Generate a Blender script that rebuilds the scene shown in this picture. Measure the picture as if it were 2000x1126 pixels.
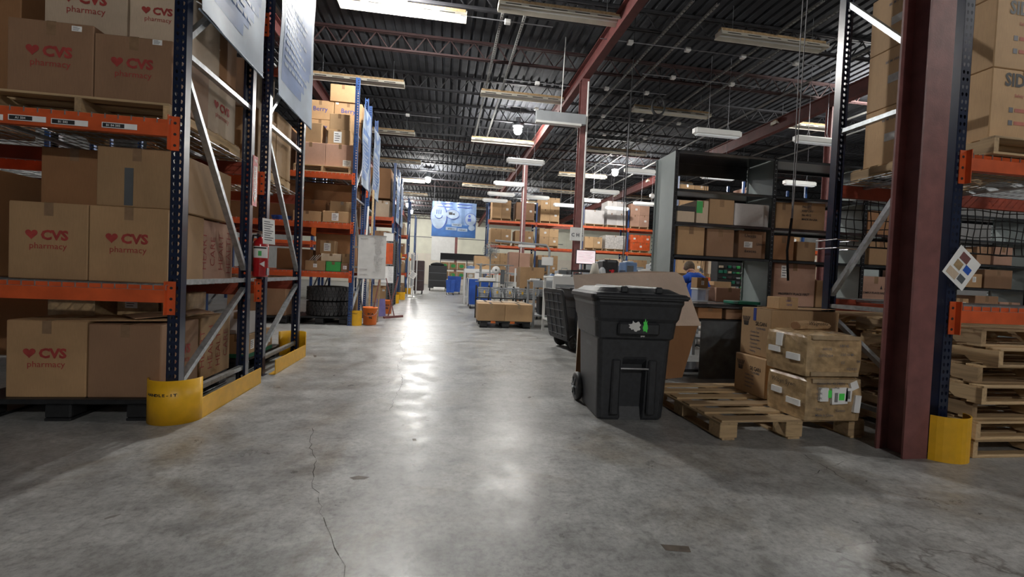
import bpy, bmesh, math, random
from mathutils import Vector, Matrix
random.seed(7)
S = bpy.context.scene
for o in list(bpy.data.objects): bpy.data.objects.remove(o)
COL = S.collection

# ------------------------------------------------------------------ camera
FPX, YAW, PITCH, ROLL, EYE = 890.0, .149, .026, .0435, 1.12
_f = Vector((math.sin(YAW)*math.cos(PITCH), math.cos(YAW)*math.cos(PITCH), -math.sin(PITCH)))
_r = Vector((math.cos(YAW), -math.sin(YAW), 0)); _u = _r.cross(_f)
_c, _s = math.cos(ROLL), math.sin(ROLL)
R_, U_ = _r*_c + _u*_s, _u*_c - _r*_s
cam = bpy.data.cameras.new('camera'); co = bpy.data.objects.new('camera', cam); COL.objects.link(co)
cam.sensor_width = 36; cam.lens = 36*FPX/2000; cam.clip_start = .05; cam.clip_end = 300
co.matrix_world = Matrix(((R_.x, U_.x, -_f.x, 0), (R_.y, U_.y, -_f.y, 0), (R_.z, U_.z, -_f.z, EYE), (0, 0, 0, 1)))
S.camera = co
def at(x, y, axis, val):
    """world point seen at photo pixel (x, y) on the plane axis=val (used to measure the room)"""
    v = _f*FPX + R_*(x-1000) + U_*(563-y); o = Vector((0, 0, EYE)); return o + v*((val-o[axis])/v[axis])

# ------------------------------------------------------------------ light
S.view_settings.view_transform = 'Standard'; S.view_settings.look = 'None'
S.view_settings.gamma = 1; S.view_settings.use_curve_mapping = False
S.view_settings.exposure = 1.47
w = bpy.data.worlds.new('hall_air'); S.world = w; w.use_nodes = True
w.node_tree.nodes['Background'].inputs[0].default_value = (.75, .85, 1, 1)
w.node_tree.nodes['Background'].inputs[1].default_value = .27
LAMPS = [(-1.03, 8.96), (-1.07, 25.4), (-2.91, 35.5), (-2.94, 39.3), (2.32, 15.7), (5.14, 30.8),
         (7.7, 20.5), (9.2, 1.2), (11.5, 10.5), (1.6, -7.4), (10.5, 33.0)]  # lamps over benches, right side and far right are unseen, added for light
LAMP_W = 880
def lamp_light(x, y, p=1.0):
    l = bpy.data.lights.new('high_bay_light', 'POINT'); l.energy = LAMP_W*p; l.shadow_soft_size = .16; l.color = (1, .985, .95)
    o = bpy.data.objects.new('high_bay_light', l); COL.objects.link(o); o.location = (x, y, 6.14); return o

# ------------------------------------------------------------------ materials
def new_mat(name):
    m = bpy.data.materials.new(name); m.use_nodes = True; nt = m.node_tree
    return m, nt, nt.nodes['Principled BSDF']
def ramp(nt, src, stops):
    r = nt.nodes.new('ShaderNodeValToRGB'); nt.links.new(src, r.inputs[0])
    while len(r.color_ramp.elements) < len(stops): r.color_ramp.elements.new(.5)
    for e, (p, c) in zip(r.color_ramp.elements, stops): e.position = p; e.color = (*c, 1) if len(c) == 3 else c
    return r
def coords(nt, scale=(1, 1, 1), kind='Object'):
    t = nt.nodes.new('ShaderNodeTexCoord'); mp = nt.nodes.new('ShaderNodeMapping'); mp.inputs['Scale'].default_value = scale
    nt.links.new(t.outputs[kind], mp.inputs[0]); return mp.outputs[0]
def world_coords(nt, scale=(1, 1, 1)):
    t = nt.nodes.new('ShaderNodeNewGeometry'); mp = nt.nodes.new('ShaderNodeMapping'); mp.inputs['Scale'].default_value = scale
    nt.links.new(t.outputs['Position'], mp.inputs[0]); return mp.outputs[0]
def noise(nt, vec, scale, detail=3, rough=.5, dist=0):
    n = nt.nodes.new('ShaderNodeTexNoise'); n.inputs['Scale'].default_value = scale; n.inputs['Detail'].default_value = detail
    n.inputs['Roughness'].default_value = rough; n.inputs['Distortion'].default_value = dist
    nt.links.new(vec, n.inputs['Vector']); return n.outputs['Fac']
def bump(nt, b, h, strength=.2, dist=.01):
    n = nt.nodes.new('ShaderNodeBump'); n.inputs['Strength'].default_value = strength; n.inputs['Distance'].default_value = dist
    nt.links.new(h, n.inputs['Height']); nt.links.new(n.outputs[0], b.inputs['Normal'])
def sc(c, k): return tuple(min(1, v*k) for v in c)
def mix(nt, fac, a, b, mode='MIX'):
    n = nt.nodes.new('ShaderNodeMix'); n.data_type = 'RGBA'; n.blend_type = mode
    for i, v in ((0, fac), (6, a), (7, b)):
        if isinstance(v, (int, float)): n.inputs[i].default_value = v
        elif isinstance(v, tuple): n.inputs[i].default_value = (*v, 1)
        else: nt.links.new(v, n.inputs[i])
    return n.outputs[2]
def plain(name, c, rough=.5, metal=0, var=.12, scale=6, bmp=0, emit=0, coat=0, alpha=1):
    m, nt, b = new_mat(name)
    v = world_coords(nt); n = noise(nt, v, scale, 4)
    r = ramp(nt, n, [(.3, sc(c, 1-var)), (.7, sc(c, 1+var))])
    nt.links.new(r.outputs[0], b.inputs['Base Color'])
    b.inputs['Roughness'].default_value = rough; b.inputs['Metallic'].default_value = metal; b.inputs['Coat Weight'].default_value = coat
    if emit: nt.links.new(r.outputs[0], b.inputs['Emission Color']); b.inputs['Emission Strength'].default_value = emit
    if bmp: bump(nt, b, noise(nt, v, scale*12, 3), bmp, .004)
    if alpha < 1: b.inputs['Alpha'].default_value = alpha
    return m
def card(name, c, rough=.75):
    m, nt, b = new_mat(name); v = world_coords(nt)
    r = ramp(nt, noise(nt, v, 3, 5, .6), [(.25, sc(c, .86)), (.75, sc(c, 1.1))])
    oi = nt.nodes.new('ShaderNodeObjectInfo')
    tone = ramp(nt, oi.outputs['Random'], [(0, (.84, .83, .82)), (1, (1.1, 1.08, 1.05))])
    col = mix(nt, 1.0, r.outputs[0], tone.outputs[0], 'MULTIPLY')
    g = noise(nt, world_coords(nt, (60, 60, 4)), 4, 2); gr = ramp(nt, g, [(.3, (.93, .93, .93)), (.7, (1.04, 1.04, 1.04))])
    nt.links.new(mix(nt, 1.0, col, gr.outputs[0], 'MULTIPLY'), b.inputs['Base Color'])
    b.inputs['Roughness'].default_value = rough; bump(nt, b, g, .12, .002)
    return m
def wood(name, c, ax=0, rough=.8):
    m, nt, b = new_mat(name); s = [22, 22, 22]; s[ax] = 1.6
    v = coords(nt, tuple(s)); oi = nt.nodes.new('ShaderNodeObjectInfo')
    add = nt.nodes.new('ShaderNodeVectorMath'); add.operation = 'ADD'; cb = nt.nodes.new('ShaderNodeCombineXYZ')
    mu = nt.nodes.new('ShaderNodeMath'); mu.operation = 'MULTIPLY'; mu.inputs[1].default_value = 57
    nt.links.new(oi.outputs['Random'], mu.inputs[0]); nt.links.new(mu.outputs[0], cb.inputs[0]); nt.links.new(mu.outputs[0], cb.inputs[2])
    nt.links.new(v, add.inputs[0]); nt.links.new(cb.outputs[0], add.inputs[1])
    n = noise(nt, add.outputs[0], 1.2, 5, .6, .6)
    r = ramp(nt, n, [(.25, sc(c, .55)), (.5, c), (.8, sc(c, 1.25))])
    tone = ramp(nt, oi.outputs['Random'], [(0, (.6, .55, .52)), (.5, (1, .98, .95)), (1, (1.2, 1.15, 1.05))])
    nt.links.new(mix(nt, 1.0, r.outputs[0], tone.outputs[0], 'MULTIPLY'), b.inputs['Base Color'])
    b.inputs['Roughness'].default_value = rough; bump(nt, b, n, .35, .004)
    return m
M = {}
M['navy'] = plain('navy_powder_paint', (.008, .015, .042), .28, 0, .2, 9, coat=.3)
M['blue'] = plain('blue_powder_paint', (.03, .075, .22), .35, 0, .2, 9)
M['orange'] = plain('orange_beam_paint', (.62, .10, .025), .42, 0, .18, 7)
M['shaded_orange'] = plain('shaded_orange_beam_paint', (.28, .045, .02), .5, 0, .2, 7)  # orange beam paint darkened to carry the shade on rear beams
M['galv'] = plain('galvanised_steel', (.42, .45, .47), .36, .75, .22, 25)
M['yellow'] = plain('yellow_guard_paint', (.78, .42, .012), .42, 0, .08, 14, .05)
M['maroon'] = plain('oxide_red_steel_paint', (.19, .072, .068), .55, 0, .22, 8, .15)
M['girder'] = plain('oxide_red_girder_paint', (.115, .028, .025), .65, 0, .25, 5)
M['deck'] = plain('dark_roof_deck_steel', (.036, .039, .046), .95, 0, .3, 3)
M['joist'] = plain('dark_joist_steel', (.016, .016, .02), .75, 0, .25, 5)
M['joist_red'] = plain('dull_red_joist_steel', (.035, .014, .014), .7, 0, .25, 5)
M['black'] = plain('black_plastic', (.016, .017, .019), .42, 0, .25, 20, .1)
M['bin'] = plain('charcoal_bin_plastic', (.030, .032, .037), .46, 0, .25, 30, .25)
M['rubber'] = plain('tyre_rubber', (.042, .042, .045), .5, 0, .3, 30)
M['white'] = plain('white_enamel', (.80, .80, .78), .4, 0, .04, 5)
M['cream'] = plain('cream_enamel', (.74, .70, .60), .5, 0, .08, 4)
M['paper'] = plain('white_paper', (.88, .88, .87), .6, 0, .05, 9)
M['ink'] = plain('black_ink', (.02, .02, .022), .6, 0, .2, 9)
M['pencil'] = plain('grey_marker_ink', (.13, .13, .15), .6, 0, .2, 9)
M['redink'] = plain('red_box_ink', (.36, .045, .038), .7, 0, .2, 20)
M['tape'] = plain('brown_packing_tape', (.27, .17, .10), .18, 0, .12, 20, coat=.4)
M['clear_tape'] = plain('glossy_clear_tape', (.42, .31, .19), .12, 0, .15, 20, coat=.6)
M['kraft'] = card('kraft_cardboard', (.42, .262, .135))
M['kraft2'] = card('tan_cardboard', (.51, .33, .175))
M['dark_kraft'] = card('reddish_brown_cardboard', (.33, .19, .11))
M['pink_kraft'] = card('pinkish_cardboard', (.50, .30, .22))
M['pale_kraft'] = card('pale_buff_cardboard', (.60, .48, .36))
M['sheet_lit'] = card('pinkish_cardboard_sheet_lightened_as_lit', (.68, .55, .46))  # pinkish board, its colour lightened so the upper panel looks lit
M['white_card'] = card('whitish_cardboard', (.62, .60, .60))
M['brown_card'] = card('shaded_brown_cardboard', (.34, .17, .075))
M['wood'] = wood('rough_pallet_pine', (.50, .36, .21), 0)
M['woody'] = wood('rough_pallet_pine_lengthwise', (.50, .36, .21), 1)
M['shelf_grey'] = plain('grey_green_shelf_paint', (.30, .345, .34), .45, .1, .08, 4)
M['shelf_dark'] = plain('dark_glossy_shelf_steel', (.075, .08, .088), .2, .6, .25, 6)
M['shelf_panel'] = plain('scuffed_grey_steel', (.11, .12, .13), .42, .4, .25, 9)
M['red'] = plain('extinguisher_red', (.46, .012, .018), .22, 0, .05, 5, coat=.5)
M['chrome'] = plain('bright_chrome', (.7, .7, .72), .18, 1, .08, 8)
M['cart_blue'] = plain('blue_cart_plastic', (.03, .11, .50), .4, 0, .12, 6)
M['lblue'] = plain('banner_light_blue', (.15, .24, .42), .35, 0, .18, 3)
M['mblue'] = plain('banner_mid_blue', (.03, .11, .32), .6, 0, .2, 3)
M['vinyl'] = plain('white_vinyl_banner', (.26, .33, .43), .6, 0, .25, 2.5)
M['bucket'] = plain('orange_bucket_plastic', (.85, .20, .03), .4, 0, .08, 6)
M['gold'] = plain('amber_plastic', (.70, .42, .05), .5, 0, .1, 6)
M['green'] = plain('green_print', (.05, .42, .10), .5, 0, .1, 6)
M['dgreen'] = plain('dark_green_plastic', (.01, .17, .10), .45, 0, .15, 6)
M['lime'] = plain('lime_sticker', (.10, .85, .12), .5, 0, .05, 6)
M['navyink'] = plain('blue_ink', (.03, .07, .33), .4, 0, .1, 6)
M['grey'] = plain('machine_grey', (.36, .38, .40), .45, 0, .08, 5)
M['dgrey'] = plain('dark_machine_grey', (.10, .11, .12), .45, 0, .12, 5)
M['purple'] = plain('muted_purple_fabric', (.17, .15, .36), .7, 0, .15, 6)
M['darkcart'] = plain('brown_black_cart_paint', (.06, .035, .038), .5, 0, .2, 6)
M['skin'] = plain('skin', (.50, .27, .19), .5, 0, .06, 20)
M['shirt'] = plain('royal_blue_cotton', (.015, .085, .48), .8, 0, .15, 12)
M['trousers'] = plain('dark_trouser_cloth', (.02, .022, .03), .85, 0, .2, 12)
M['hair'] = plain('short_brown_hair', (.14, .10, .07), .8, 0, .3, 60)
M['screen'] = plain('lit_monitor_screen', (.95, .80, .84), .3, 0, .03, 2, emit=.28)
M['lens'] = plain('frosted_light_lens', (.9, .95, 1), .4, 0, .02, 2, emit=.04)
M['shelf_flat'] = plain('perforated_strut_steel', (.26, .26, .25), .6, 0, .1, 7)
M['conduit'] = plain('grey_conduit', (.24, .24, .26), .55, 0, .1, 7)
M['wrap'] = plain('stretch_wrap_sheen', (.52, .50, .48), .12, 0, .25, 14, coat=.8)
M['cord'] = plain('black_net_cord', (.012, .012, .013), .8, 0, .2, 10)
M['pinkink'] = plain('faded_red_print', (.46, .15, .11), .75, 0, .15, 20)
M['bale'] = plain('tape_wrapped_cardboard', (.46, .32, .175), .22, 0, .3, 16, .3, coat=.6)
def emission(name, c, s):
    m, nt, b = new_mat(name); b.inputs['Base Color'].default_value = (*c, 1)
    b.inputs['Emission Color'].default_value = (*c, 1); b.inputs['Emission Strength'].default_value = s; return m
M['glow'] = emission('hot_lamp_glass', (1, .96, .85), 60)
def glass(name, c, a):
    m, nt, b = new_mat(name); b.inputs['Base Color'].default_value = (*c, 1); b.inputs['Roughness'].default_value = .12
    b.inputs['Alpha'].default_value = a; return m
M['clear'] = glass('clear_bottle_plastic', (.85, .9, .95), .35)
# concrete
def concrete():
    m, nt, b = new_mat('polished_concrete'); v = world_coords(nt)
    n1 = noise(nt, v, .45, 6, .6, .4); n2 = noise(nt, v, 3.2, 8, .65, .3); n3 = noise(nt, v, 34, 6, .75); n4 = noise(nt, v, 9, 7, .7, .5)
    streak = noise(nt, world_coords(nt, (.35, 2.4, 1)), 1.3, 5, .6, .5)
    base = ramp(nt, n1, [(.30, (.17, .173, .172)), (.5, (.27, .273, .268)), (.70, (.37, .372, .365))])
    c = mix(nt, .55, base.outputs[0], ramp(nt, n2, [(.33, (.14, .14, .138)), (.5, (.28, .28, .275)), (.68, (.44, .44, .43))]).outputs[0])
    c = mix(nt, .35, c, ramp(nt, streak, [(.3, (.15, .15, .148)), (.7, (.40, .40, .385))]).outputs[0])
    c = mix(nt, .9, c, ramp(nt, n3, [(.33, (.62, .62, .62)), (.5, (1, 1, 1)), (.68, (1.22, 1.22, 1.22))]).outputs[0], 'MULTIPLY')
    c = mix(nt, .9, c, ramp(nt, n4, [(.33, (.68, .67, .66)), (.5, (1, 1, 1)), (.68, (1.2, 1.2, 1.2))]).outputs[0], 'MULTIPLY')
    brown = ramp(nt, noise(nt, v, 1.1, 7, .7, .8), [(.52, (1, 1, 1)), (.66, (.74, .66, .56))])
    c = mix(nt, .8, c, brown.outputs[0], 'MULTIPLY')
    # dark spots and hairline cracks
    vo = nt.nodes.new('ShaderNodeTexVoronoi'); vo.feature = 'DISTANCE_TO_EDGE'; vo.inputs['Scale'].default_value = .30
    wv = nt.nodes.new('ShaderNodeVectorMath'); wv.operation = 'ADD'; nn = nt.nodes.new('ShaderNodeTexNoise')
    nn.inputs['Scale'].default_value = 2.4; nn.inputs['Detail'].default_value = 6; nt.links.new(v, nn.inputs['Vector'])
    sc_ = nt.nodes.new('ShaderNodeVectorMath'); sc_.operation = 'SCALE'; sc_.inputs[3].default_value = .8
    nt.links.new(nn.outputs['Color'], sc_.inputs[0]); nt.links.new(v, wv.inputs[0]); nt.links.new(sc_.outputs[0], wv.inputs[1])
    nt.links.new(wv.outputs[0], vo.inputs['Vector'])
    cr = ramp(nt, vo.outputs['Distance'], [(0, (.45, .43, .42)), (.0035, (1, 1, 1))])
    gate = ramp(nt, noise(nt, v, .5, 3), [(.52, (0, 0, 0)), (.60, (1, 1, 1))])
    c = mix(nt, gate.outputs[0], c, mix(nt, 1.0, c, cr.outputs[0], 'MULTIPLY'))
    spots = ramp(nt, noise(nt, v, 9, 2, .5), [(.735, (1, 1, 1)), (.76, (.5, .47, .45))])
    c = mix(nt, 1.0, c, spots.outputs[0], 'MULTIPLY')
    c = mix(nt, 1.0, c, (1.22, 1.22, 1.22), 'MULTIPLY')
    nt.links.new(c, b.inputs['Base Color'])
    rr = ramp(nt, n2, [(.3, (.25, .25, .25)), (.7, (.50, .50, .50))]); nt.links.new(rr.outputs[0], b.inputs['Roughness'])
    bump(nt, b, mix(nt, .35, n2, n3), .10, .01)
    return m
M['concrete'] = concrete()
M['crack'] = plain('dark_crack_grit', (.075, .07, .062), .9, 0, .3, 20)
M['stain'] = plain('brown_floor_stain', (.13, .105, .085), .6, 0, .3, 20)
M['wallpaint'] = plain('cream_wall_panel', (.80, .79, .66), .6, 0, .06, 1.5)
M['wall_low'] = plain('pinkish_cream_wall_panel', (.78, .72, .62), .6, 0, .05, 1.5)
M['wall_dark'] = plain('dim_block_wall', (.22, .22, .22), .8, 0, .1, 2)

# ------------------------------------------------------------------ mesh builder
class MB:
    def __init__(s): s.v = []; s.f = []; s.m = []; s.cur = 0; s.sm = []; s.smooth = False
    def add(s, vs, fs):
        n = len(s.v); s.v += [tuple(v) for v in vs]
        for f in fs: s.f.append([i+n for i in f]); s.m.append(s.cur); s.sm.append(s.smooth)
        return s
    def box(s, x0, x1, y0, y1, z0, z1):
        return s.add([(x0, y0, z0), (x1, y0, z0), (x1, y1, z0), (x0, y1, z0), (x0, y0, z1), (x1, y0, z1), (x1, y1, z1), (x0, y1, z1)],
                     [(0, 3, 2, 1), (4, 5, 6, 7), (0, 1, 5, 4), (1, 2, 6, 5), (2, 3, 7, 6), (3, 0, 4, 7)])
    def cbox(s, x0, x1, y0, y1, z0, z1, c=.006):
        """box with all edges chamfered"""
        X = (x0, x1); Y = (y0, y1); Z = (z0, z1); vs = []; idx = {}
        for i in (0, 1):
            for j in (0, 1):
                for k in (0, 1):
                    for a in (0, 1, 2):
                        p = [X[i], Y[j], Z[k]]
                        for b in (0, 1, 2):
                            if b != a: p[b] += c*(1 - 2*(i, j, k)[b])
                        idx[(i, j, k, a)] = len(vs); vs.append(p)
        fs = []
        def q(*l): fs.append(list(l))
        for a in (0, 1, 2):
            b, d = (a+1) % 3, (a+2) % 3
            for sgn in (0, 1):
                def key(ib, id_):
                    t = [0, 0, 0]; t[a] = sgn; t[b] = ib; t[d] = id_; return idx[(*t, a)]
                l = [key(0, 0), key(1, 0), key(1, 1), key(0, 1)]; fs.append(l if sgn else l[::-1])
            for sb in (0, 1):
                for sd in (0, 1):   # edge along a, between faces b and d
                    def kk(ia, face):
                        t = [0, 0, 0]; t[a] = ia; t[b] = sb; t[d] = sd; return idx[(*t, face)]
                    l = [kk(0, b), kk(1, b), kk(1, d), kk(0, d)]; fs.append(l if (sb ^ sd) else l[::-1])
        for i in (0, 1):
            for j in (0, 1):
                for k in (0, 1):
                    l = [idx[(i, j, k, 0)], idx[(i, j, k, 1)], idx[(i, j, k, 2)]]; fs.append(l if (i+j+k) % 2 else l[::-1])
        return s.add(vs, fs)
    def bar(s, p, q, w, h, up=(0, 0, 1)):
        p, q = Vector(p), Vector(q); d = (q-p).normalized(); up = Vector(up)
        if abs(d.dot(up)) > .99: up = Vector((0, 1, 0))
        a = d.cross(up).normalized()*w/2; b = a.cross(d).normalized()*h/2; vs = []
        for e in (p, q): vs += [e-a-b, e+a-b, e+a+b, e-a+b]
        return s.add(vs, [(0, 3, 2, 1), (4, 5, 6, 7), (0, 1, 5, 4), (1, 2, 6, 5), (2, 3, 7, 6), (3, 0, 4, 7)])
    def tube(s, pts, r, n=8, caps=True, r2=None):
        pts = [Vector(p) for p in pts]; rings = []; prev = None
        for i, p in enumerate(pts):
            d = (pts[min(i+1, len(pts)-1)]-pts[max(i-1, 0)]).normalized()
            ref = Vector((0, 0, 1)) if abs(d.z) < .9 else Vector((0, 1, 0))
            a = d.cross(ref).normalized() if prev is None else (prev - d*prev.dot(d)).normalized()
            prev = a; b = d.cross(a); rr = r if r2 is None else r+(r2-r)*i/(len(pts)-1)
            rings.append([p + (a*math.cos(2*math.pi*k/n)+b*math.sin(2*math.pi*k/n))*rr for k in range(n)])
        vs = [v for rg in rings for v in rg]; fs = []
        for i in range(len(pts)-1):
            for k in range(n): fs.append([i*n+k, i*n+(k+1) % n, (i+1)*n+(k+1) % n, (i+1)*n+k])
        if caps: fs.append(list(range(n))[::-1]); fs.append([(len(pts)-1)*n+k for k in range(n)])
        return s.add(vs, fs)
    def lathe(s, prof, c=(0, 0, 0), n=20, axis='z', a0=0, a1=2*math.pi):
        full = abs(a1-a0-2*math.pi) < 1e-6; m = n if full else n+1; vs = []
        for (r, z) in prof:
            for k in range(m):
                a = a0+(a1-a0)*k/n
                p = (r*math.cos(a), r*math.sin(a), z)
                if axis == 'x': p = (p[2], p[0], p[1])
                if axis == 'y': p = (p[0], p[2], p[1])
                vs.append((p[0]+c[0], p[1]+c[1], p[2]+c[2]))
        fs = []
        for i in range(len(prof)-1):
            for k in range(n if full else n):
                k2 = (k+1) % m
                f = [i*m+k, i*m+k2, (i+1)*m+k2, (i+1)*m+k]; fs.append(f[::-1] if axis == 'y' else f)
        return s.add(vs, fs)
    def prism(s, poly, z0, z1):
        n = len(poly)
        return s.add([(x, y, z0) for x, y in poly]+[(x, y, z1) for x, y in poly],
                     [list(range(n))[::-1], [n+i for i in range(n)]]+[[i, (i+1) % n, n+(i+1) % n, n+i] for i in range(n)])
    def loft(s, rings, cap=True):
        n = len(rings[0]); vs = [v for r in rings for v in r]; fs = []
        for i in range(len(rings)-1):
            for k in range(n): fs.append([i*n+k, i*n+(k+1) % n, (i+1)*n+(k+1) % n, (i+1)*n+k])
        if cap: fs.append(list(range(n))[::-1]); fs.append([(len(rings)-1)*n+k for k in range(n)])
        return s.add(vs, fs)
    def mesh(s, name, mats):
        me = bpy.data.meshes.new(name); me.from_pydata(s.v, [], s.f)
        for m in (mats if isinstance(mats, (list, tuple)) else [mats]): me.materials.append(M[m] if isinstance(m, str) else m)
        me.polygons.foreach_set('material_index', s.m); me.polygons.foreach_set('use_smooth', s.sm); me.update(); return me
    def build(s, name, mats, parent=None, **kw): return put(name, s.mesh(name, mats), parent, **kw)
def put(name, me, parent=None, loc=None, rot=None, mat=None):
    o = bpy.data.objects.new(name, me); COL.objects.link(o)
    if parent is not None: o.parent = parent
    if loc is not None: o.location = loc
    if rot is not None: o.rotation_euler = rot
    if mat is not None: o.matrix_local = mat
    return o
def tag(o, label, cat, group=None):
    o['label'] = label; o['category'] = cat
    if group: o['group'] = group
    return o
def thing(name, loc, label, cat, group=None, rz=0):
    o = bpy.data.objects.new(name, None); COL.objects.link(o); o.location = loc; o.rotation_euler = (0, 0, rz); o.empty_display_size = .1
    return tag(o, label, cat, group)
def struct(o): o['kind'] = 'structure'; return o
def dup(root, loc=None, rz=None, label=None):
    r = root.copy(); COL.objects.link(r)
    if loc is not None: r.location = loc
    if rz is not None: r.rotation_euler = (0, 0, rz)
    if label: r['label'] = label
    for ch in list(root.children):
        c = ch.copy(); COL.objects.link(c); c.parent = r
        for g in list(ch.children):
            d = g.copy(); COL.objects.link(d); d.parent = c
    return r
ORD = ['', 'first', 'second', 'third', 'fourth', 'fifth', 'sixth', 'seventh', 'eighth', 'ninth', 'tenth', 'eleventh', 'twelfth', 'thirteenth', 'fourteenth', 'fifteenth', 'sixteenth']

# text -> mesh, cached
_T = {}
def text_mesh(s, bold=0.0, align='CENTER'):
    k = (s, bold, align)
    if k not in _T:
        cu = bpy.data.curves.new('t', 'FONT'); cu.body = s; cu.align_x = align; cu.size = 1; cu.offset = bold; cu.resolution_u = 2
        o = bpy.data.objects.new('t', cu); COL.objects.link(o); bpy.context.view_layer.update()
        me = bpy.data.meshes.new_from_object(o.evaluated_get(bpy.context.evaluated_depsgraph_get()))
        bpy.data.objects.remove(o); _T[k] = me
    return _T[k]
def write(s, parent, p, xd, up, size, mat='ink', name='lettering', bold=0.02, sx=1.0, align='CENTER'):
    """text lying on a surface at p (parent space); xd reading direction, up = up"""
    me = text_mesh(s, bold, align).copy(); me.materials.clear(); me.materials.append(M[mat])
    x = Vector(xd).normalized(); y = Vector(up); y = (y-x*y.dot(x)).normalized(); z = x.cross(y)
    o = bpy.data.objects.new(name, me); COL.objects.link(o)
    if parent is not None: o.parent = parent
    x = x*size*sx; y = y*size
    o.matrix_local = Matrix(((x.x, y.x, z.x, p[0]+z.x*.0015), (x.y, y.y, z.y, p[1]+z.y*.0015), (x.z, y.z, z.z, p[2]+z.z*.0015), (0, 0, 0, 1)))
    return o
def heart(p, xd, size, parent, mat='redink'):
    b = MB(); x = Vector(xd); pts = []
    for k in range(20):
        t = 2*math.pi*k/20; pts.append(Vector(p)+x*size*math.sin(t)**3*.5+Vector((0, 0, 1))*size*(13*math.cos(t)-5*math.cos(2*t)-2*math.cos(3*t)-math.cos(4*t))/32)
    nrm = x.cross(Vector((0, 0, 1)))*.0015
    n = len(pts); b.add([q+nrm for q in pts], [list(range(n))[::-1]]); return b.build('heart_mark', mat, parent)

# ------------------------------------------------------------------ cartons
def carton(x0, x1, y0, y1, z0, z1, label, group=None, mat='kraft', tape='tape', sticker=None, rz=0, name='carton', cvs=None, flaps=False, plainbox=False):
    """closed carton; axis aligned box of the given extents, origin at its base centre"""
    cx, cy = (x0+x1)/2, (y0+y1)/2; w, d, h = (x1-x0)/2, (y1-y0)/2, z1-z0
    t = thing(name, (cx, cy, z0), label, 'box', group, rz)
    b = MB(); c = min(.006, w*.06); b.cbox(-w, w, -d, d, 0, h, c); b.build('carton_body', mat, t)
    if not plainbox:
        g = MB(); g.box(-.0016, .0016, -d+c, d-c, h-.0005, h+.0006) if d > w*.6 else g.box(-w+c, w-c, -.0016, .0016, h-.0005, h+.0006)
        tp = MB(); tw = min(.028, w*.2); tl = min(.09, h*.3)
        if d > w*.6:
            tp.box(-tw, tw, -d+.002, d-.002, h-.0003, h+.001); tp.box(-tw, tw, -d-.001, -d+.0015, h-tl, h-.003); tp.box(-tw, tw, d-.0015, d+.001, h-tl, h-.003)
        else:
            tp.box(-w+.002, w-.002, -tw, tw, h-.0003, h+.001); tp.box(-w-.001, -w+.0015, -tw, tw, h-tl, h-.003); tp.box(w-.0015, w+.001, -tw, tw, h-tl, h-.003)
        if tape: tp.build('tape', tape, t)
        else: g.build('flap_seam', 'ink', t)
    if sticker:   # (face, u, v, w, h) u,v 0..1 on face; face 'f' front (-Y), 'l' left (-X), 'r' right(+X)
        for (fc, u, v, sw, sh) in (sticker if isinstance(sticker, list) else [sticker]):
            q = MB()
            if fc == 'f': X = -w+2*w*u; q.box(X-sw/2, X+sw/2, -d-.0015, -d+.001, h*v-sh/2, h*v+sh/2)
            else:
                Y = -d+2*d*u; e = w if fc == 'r' else -w; q.box(e-.0015, e+.0015, Y-sw/2, Y+sw/2, h*v-sh/2, h*v+sh/2)
            lb = q.build('shipping_label', 'paper', t)
            k = MB()
            for i in range(4):
                zz = h*v+sh*(.3-.2*i)
                if fc == 'f': k.box(X-sw*.38, X+sw*(.1+.07*((i*7) % 4)), -d-.0022, -d-.0012, zz-sh*.035, zz+sh*.035)
                else:
                    e2 = e+(.0018 if fc == 'r' else -.0018); k.box(e2-.0006, e2+.0006, Y-sw*.38, Y+sw*(.1+.07*((i*7) % 4)), zz-sh*.035, zz+sh*.035)
            k.build('print_lines', 'pencil', lb)
    if cvs:
        for fc in cvs:
            if fc == 'f': o = Vector((0, -d-.001, h*.52)); xd = Vector((1, 0, 0)); W = w
            elif fc == 'r': o = Vector((w+.001, 0, h*.52)); xd = Vector((0, 1, 0)); W = d
            s_ = W*.37
            heart(o - xd*W*.42 + Vector((0, 0, s_*.38)), xd, s_*.85, t)
            write('CVS', t, o + xd*W*.16, xd, (0, 0, 1), s_, 'redink', bold=.045, sx=1.05)
            write('pharmacy', t, o + Vector((0, 0, -s_*.72)), xd, (0, 0, 1), s_*.66, 'redink', bold=.0, sx=1.0)
    return t
def cpx(xl, xr, yt, yb, Y, depth, label, group=None, mat='kraft', z0=None, **k):
    """carton measured in the photograph: front face between those pixels at distance Y"""
    ym = (yt+yb)/2; xm = (xl+xr)/2
    a, b = at(xl, ym, 1, Y).x, at(xr, ym, 1, Y).x; zt = at(xm, yt, 1, Y).z; zb = at(xm, yb, 1, Y).z if z0 is None else z0
    return carton(a, b, Y, Y+depth, zb, zt, label, group, mat, **k)

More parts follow.
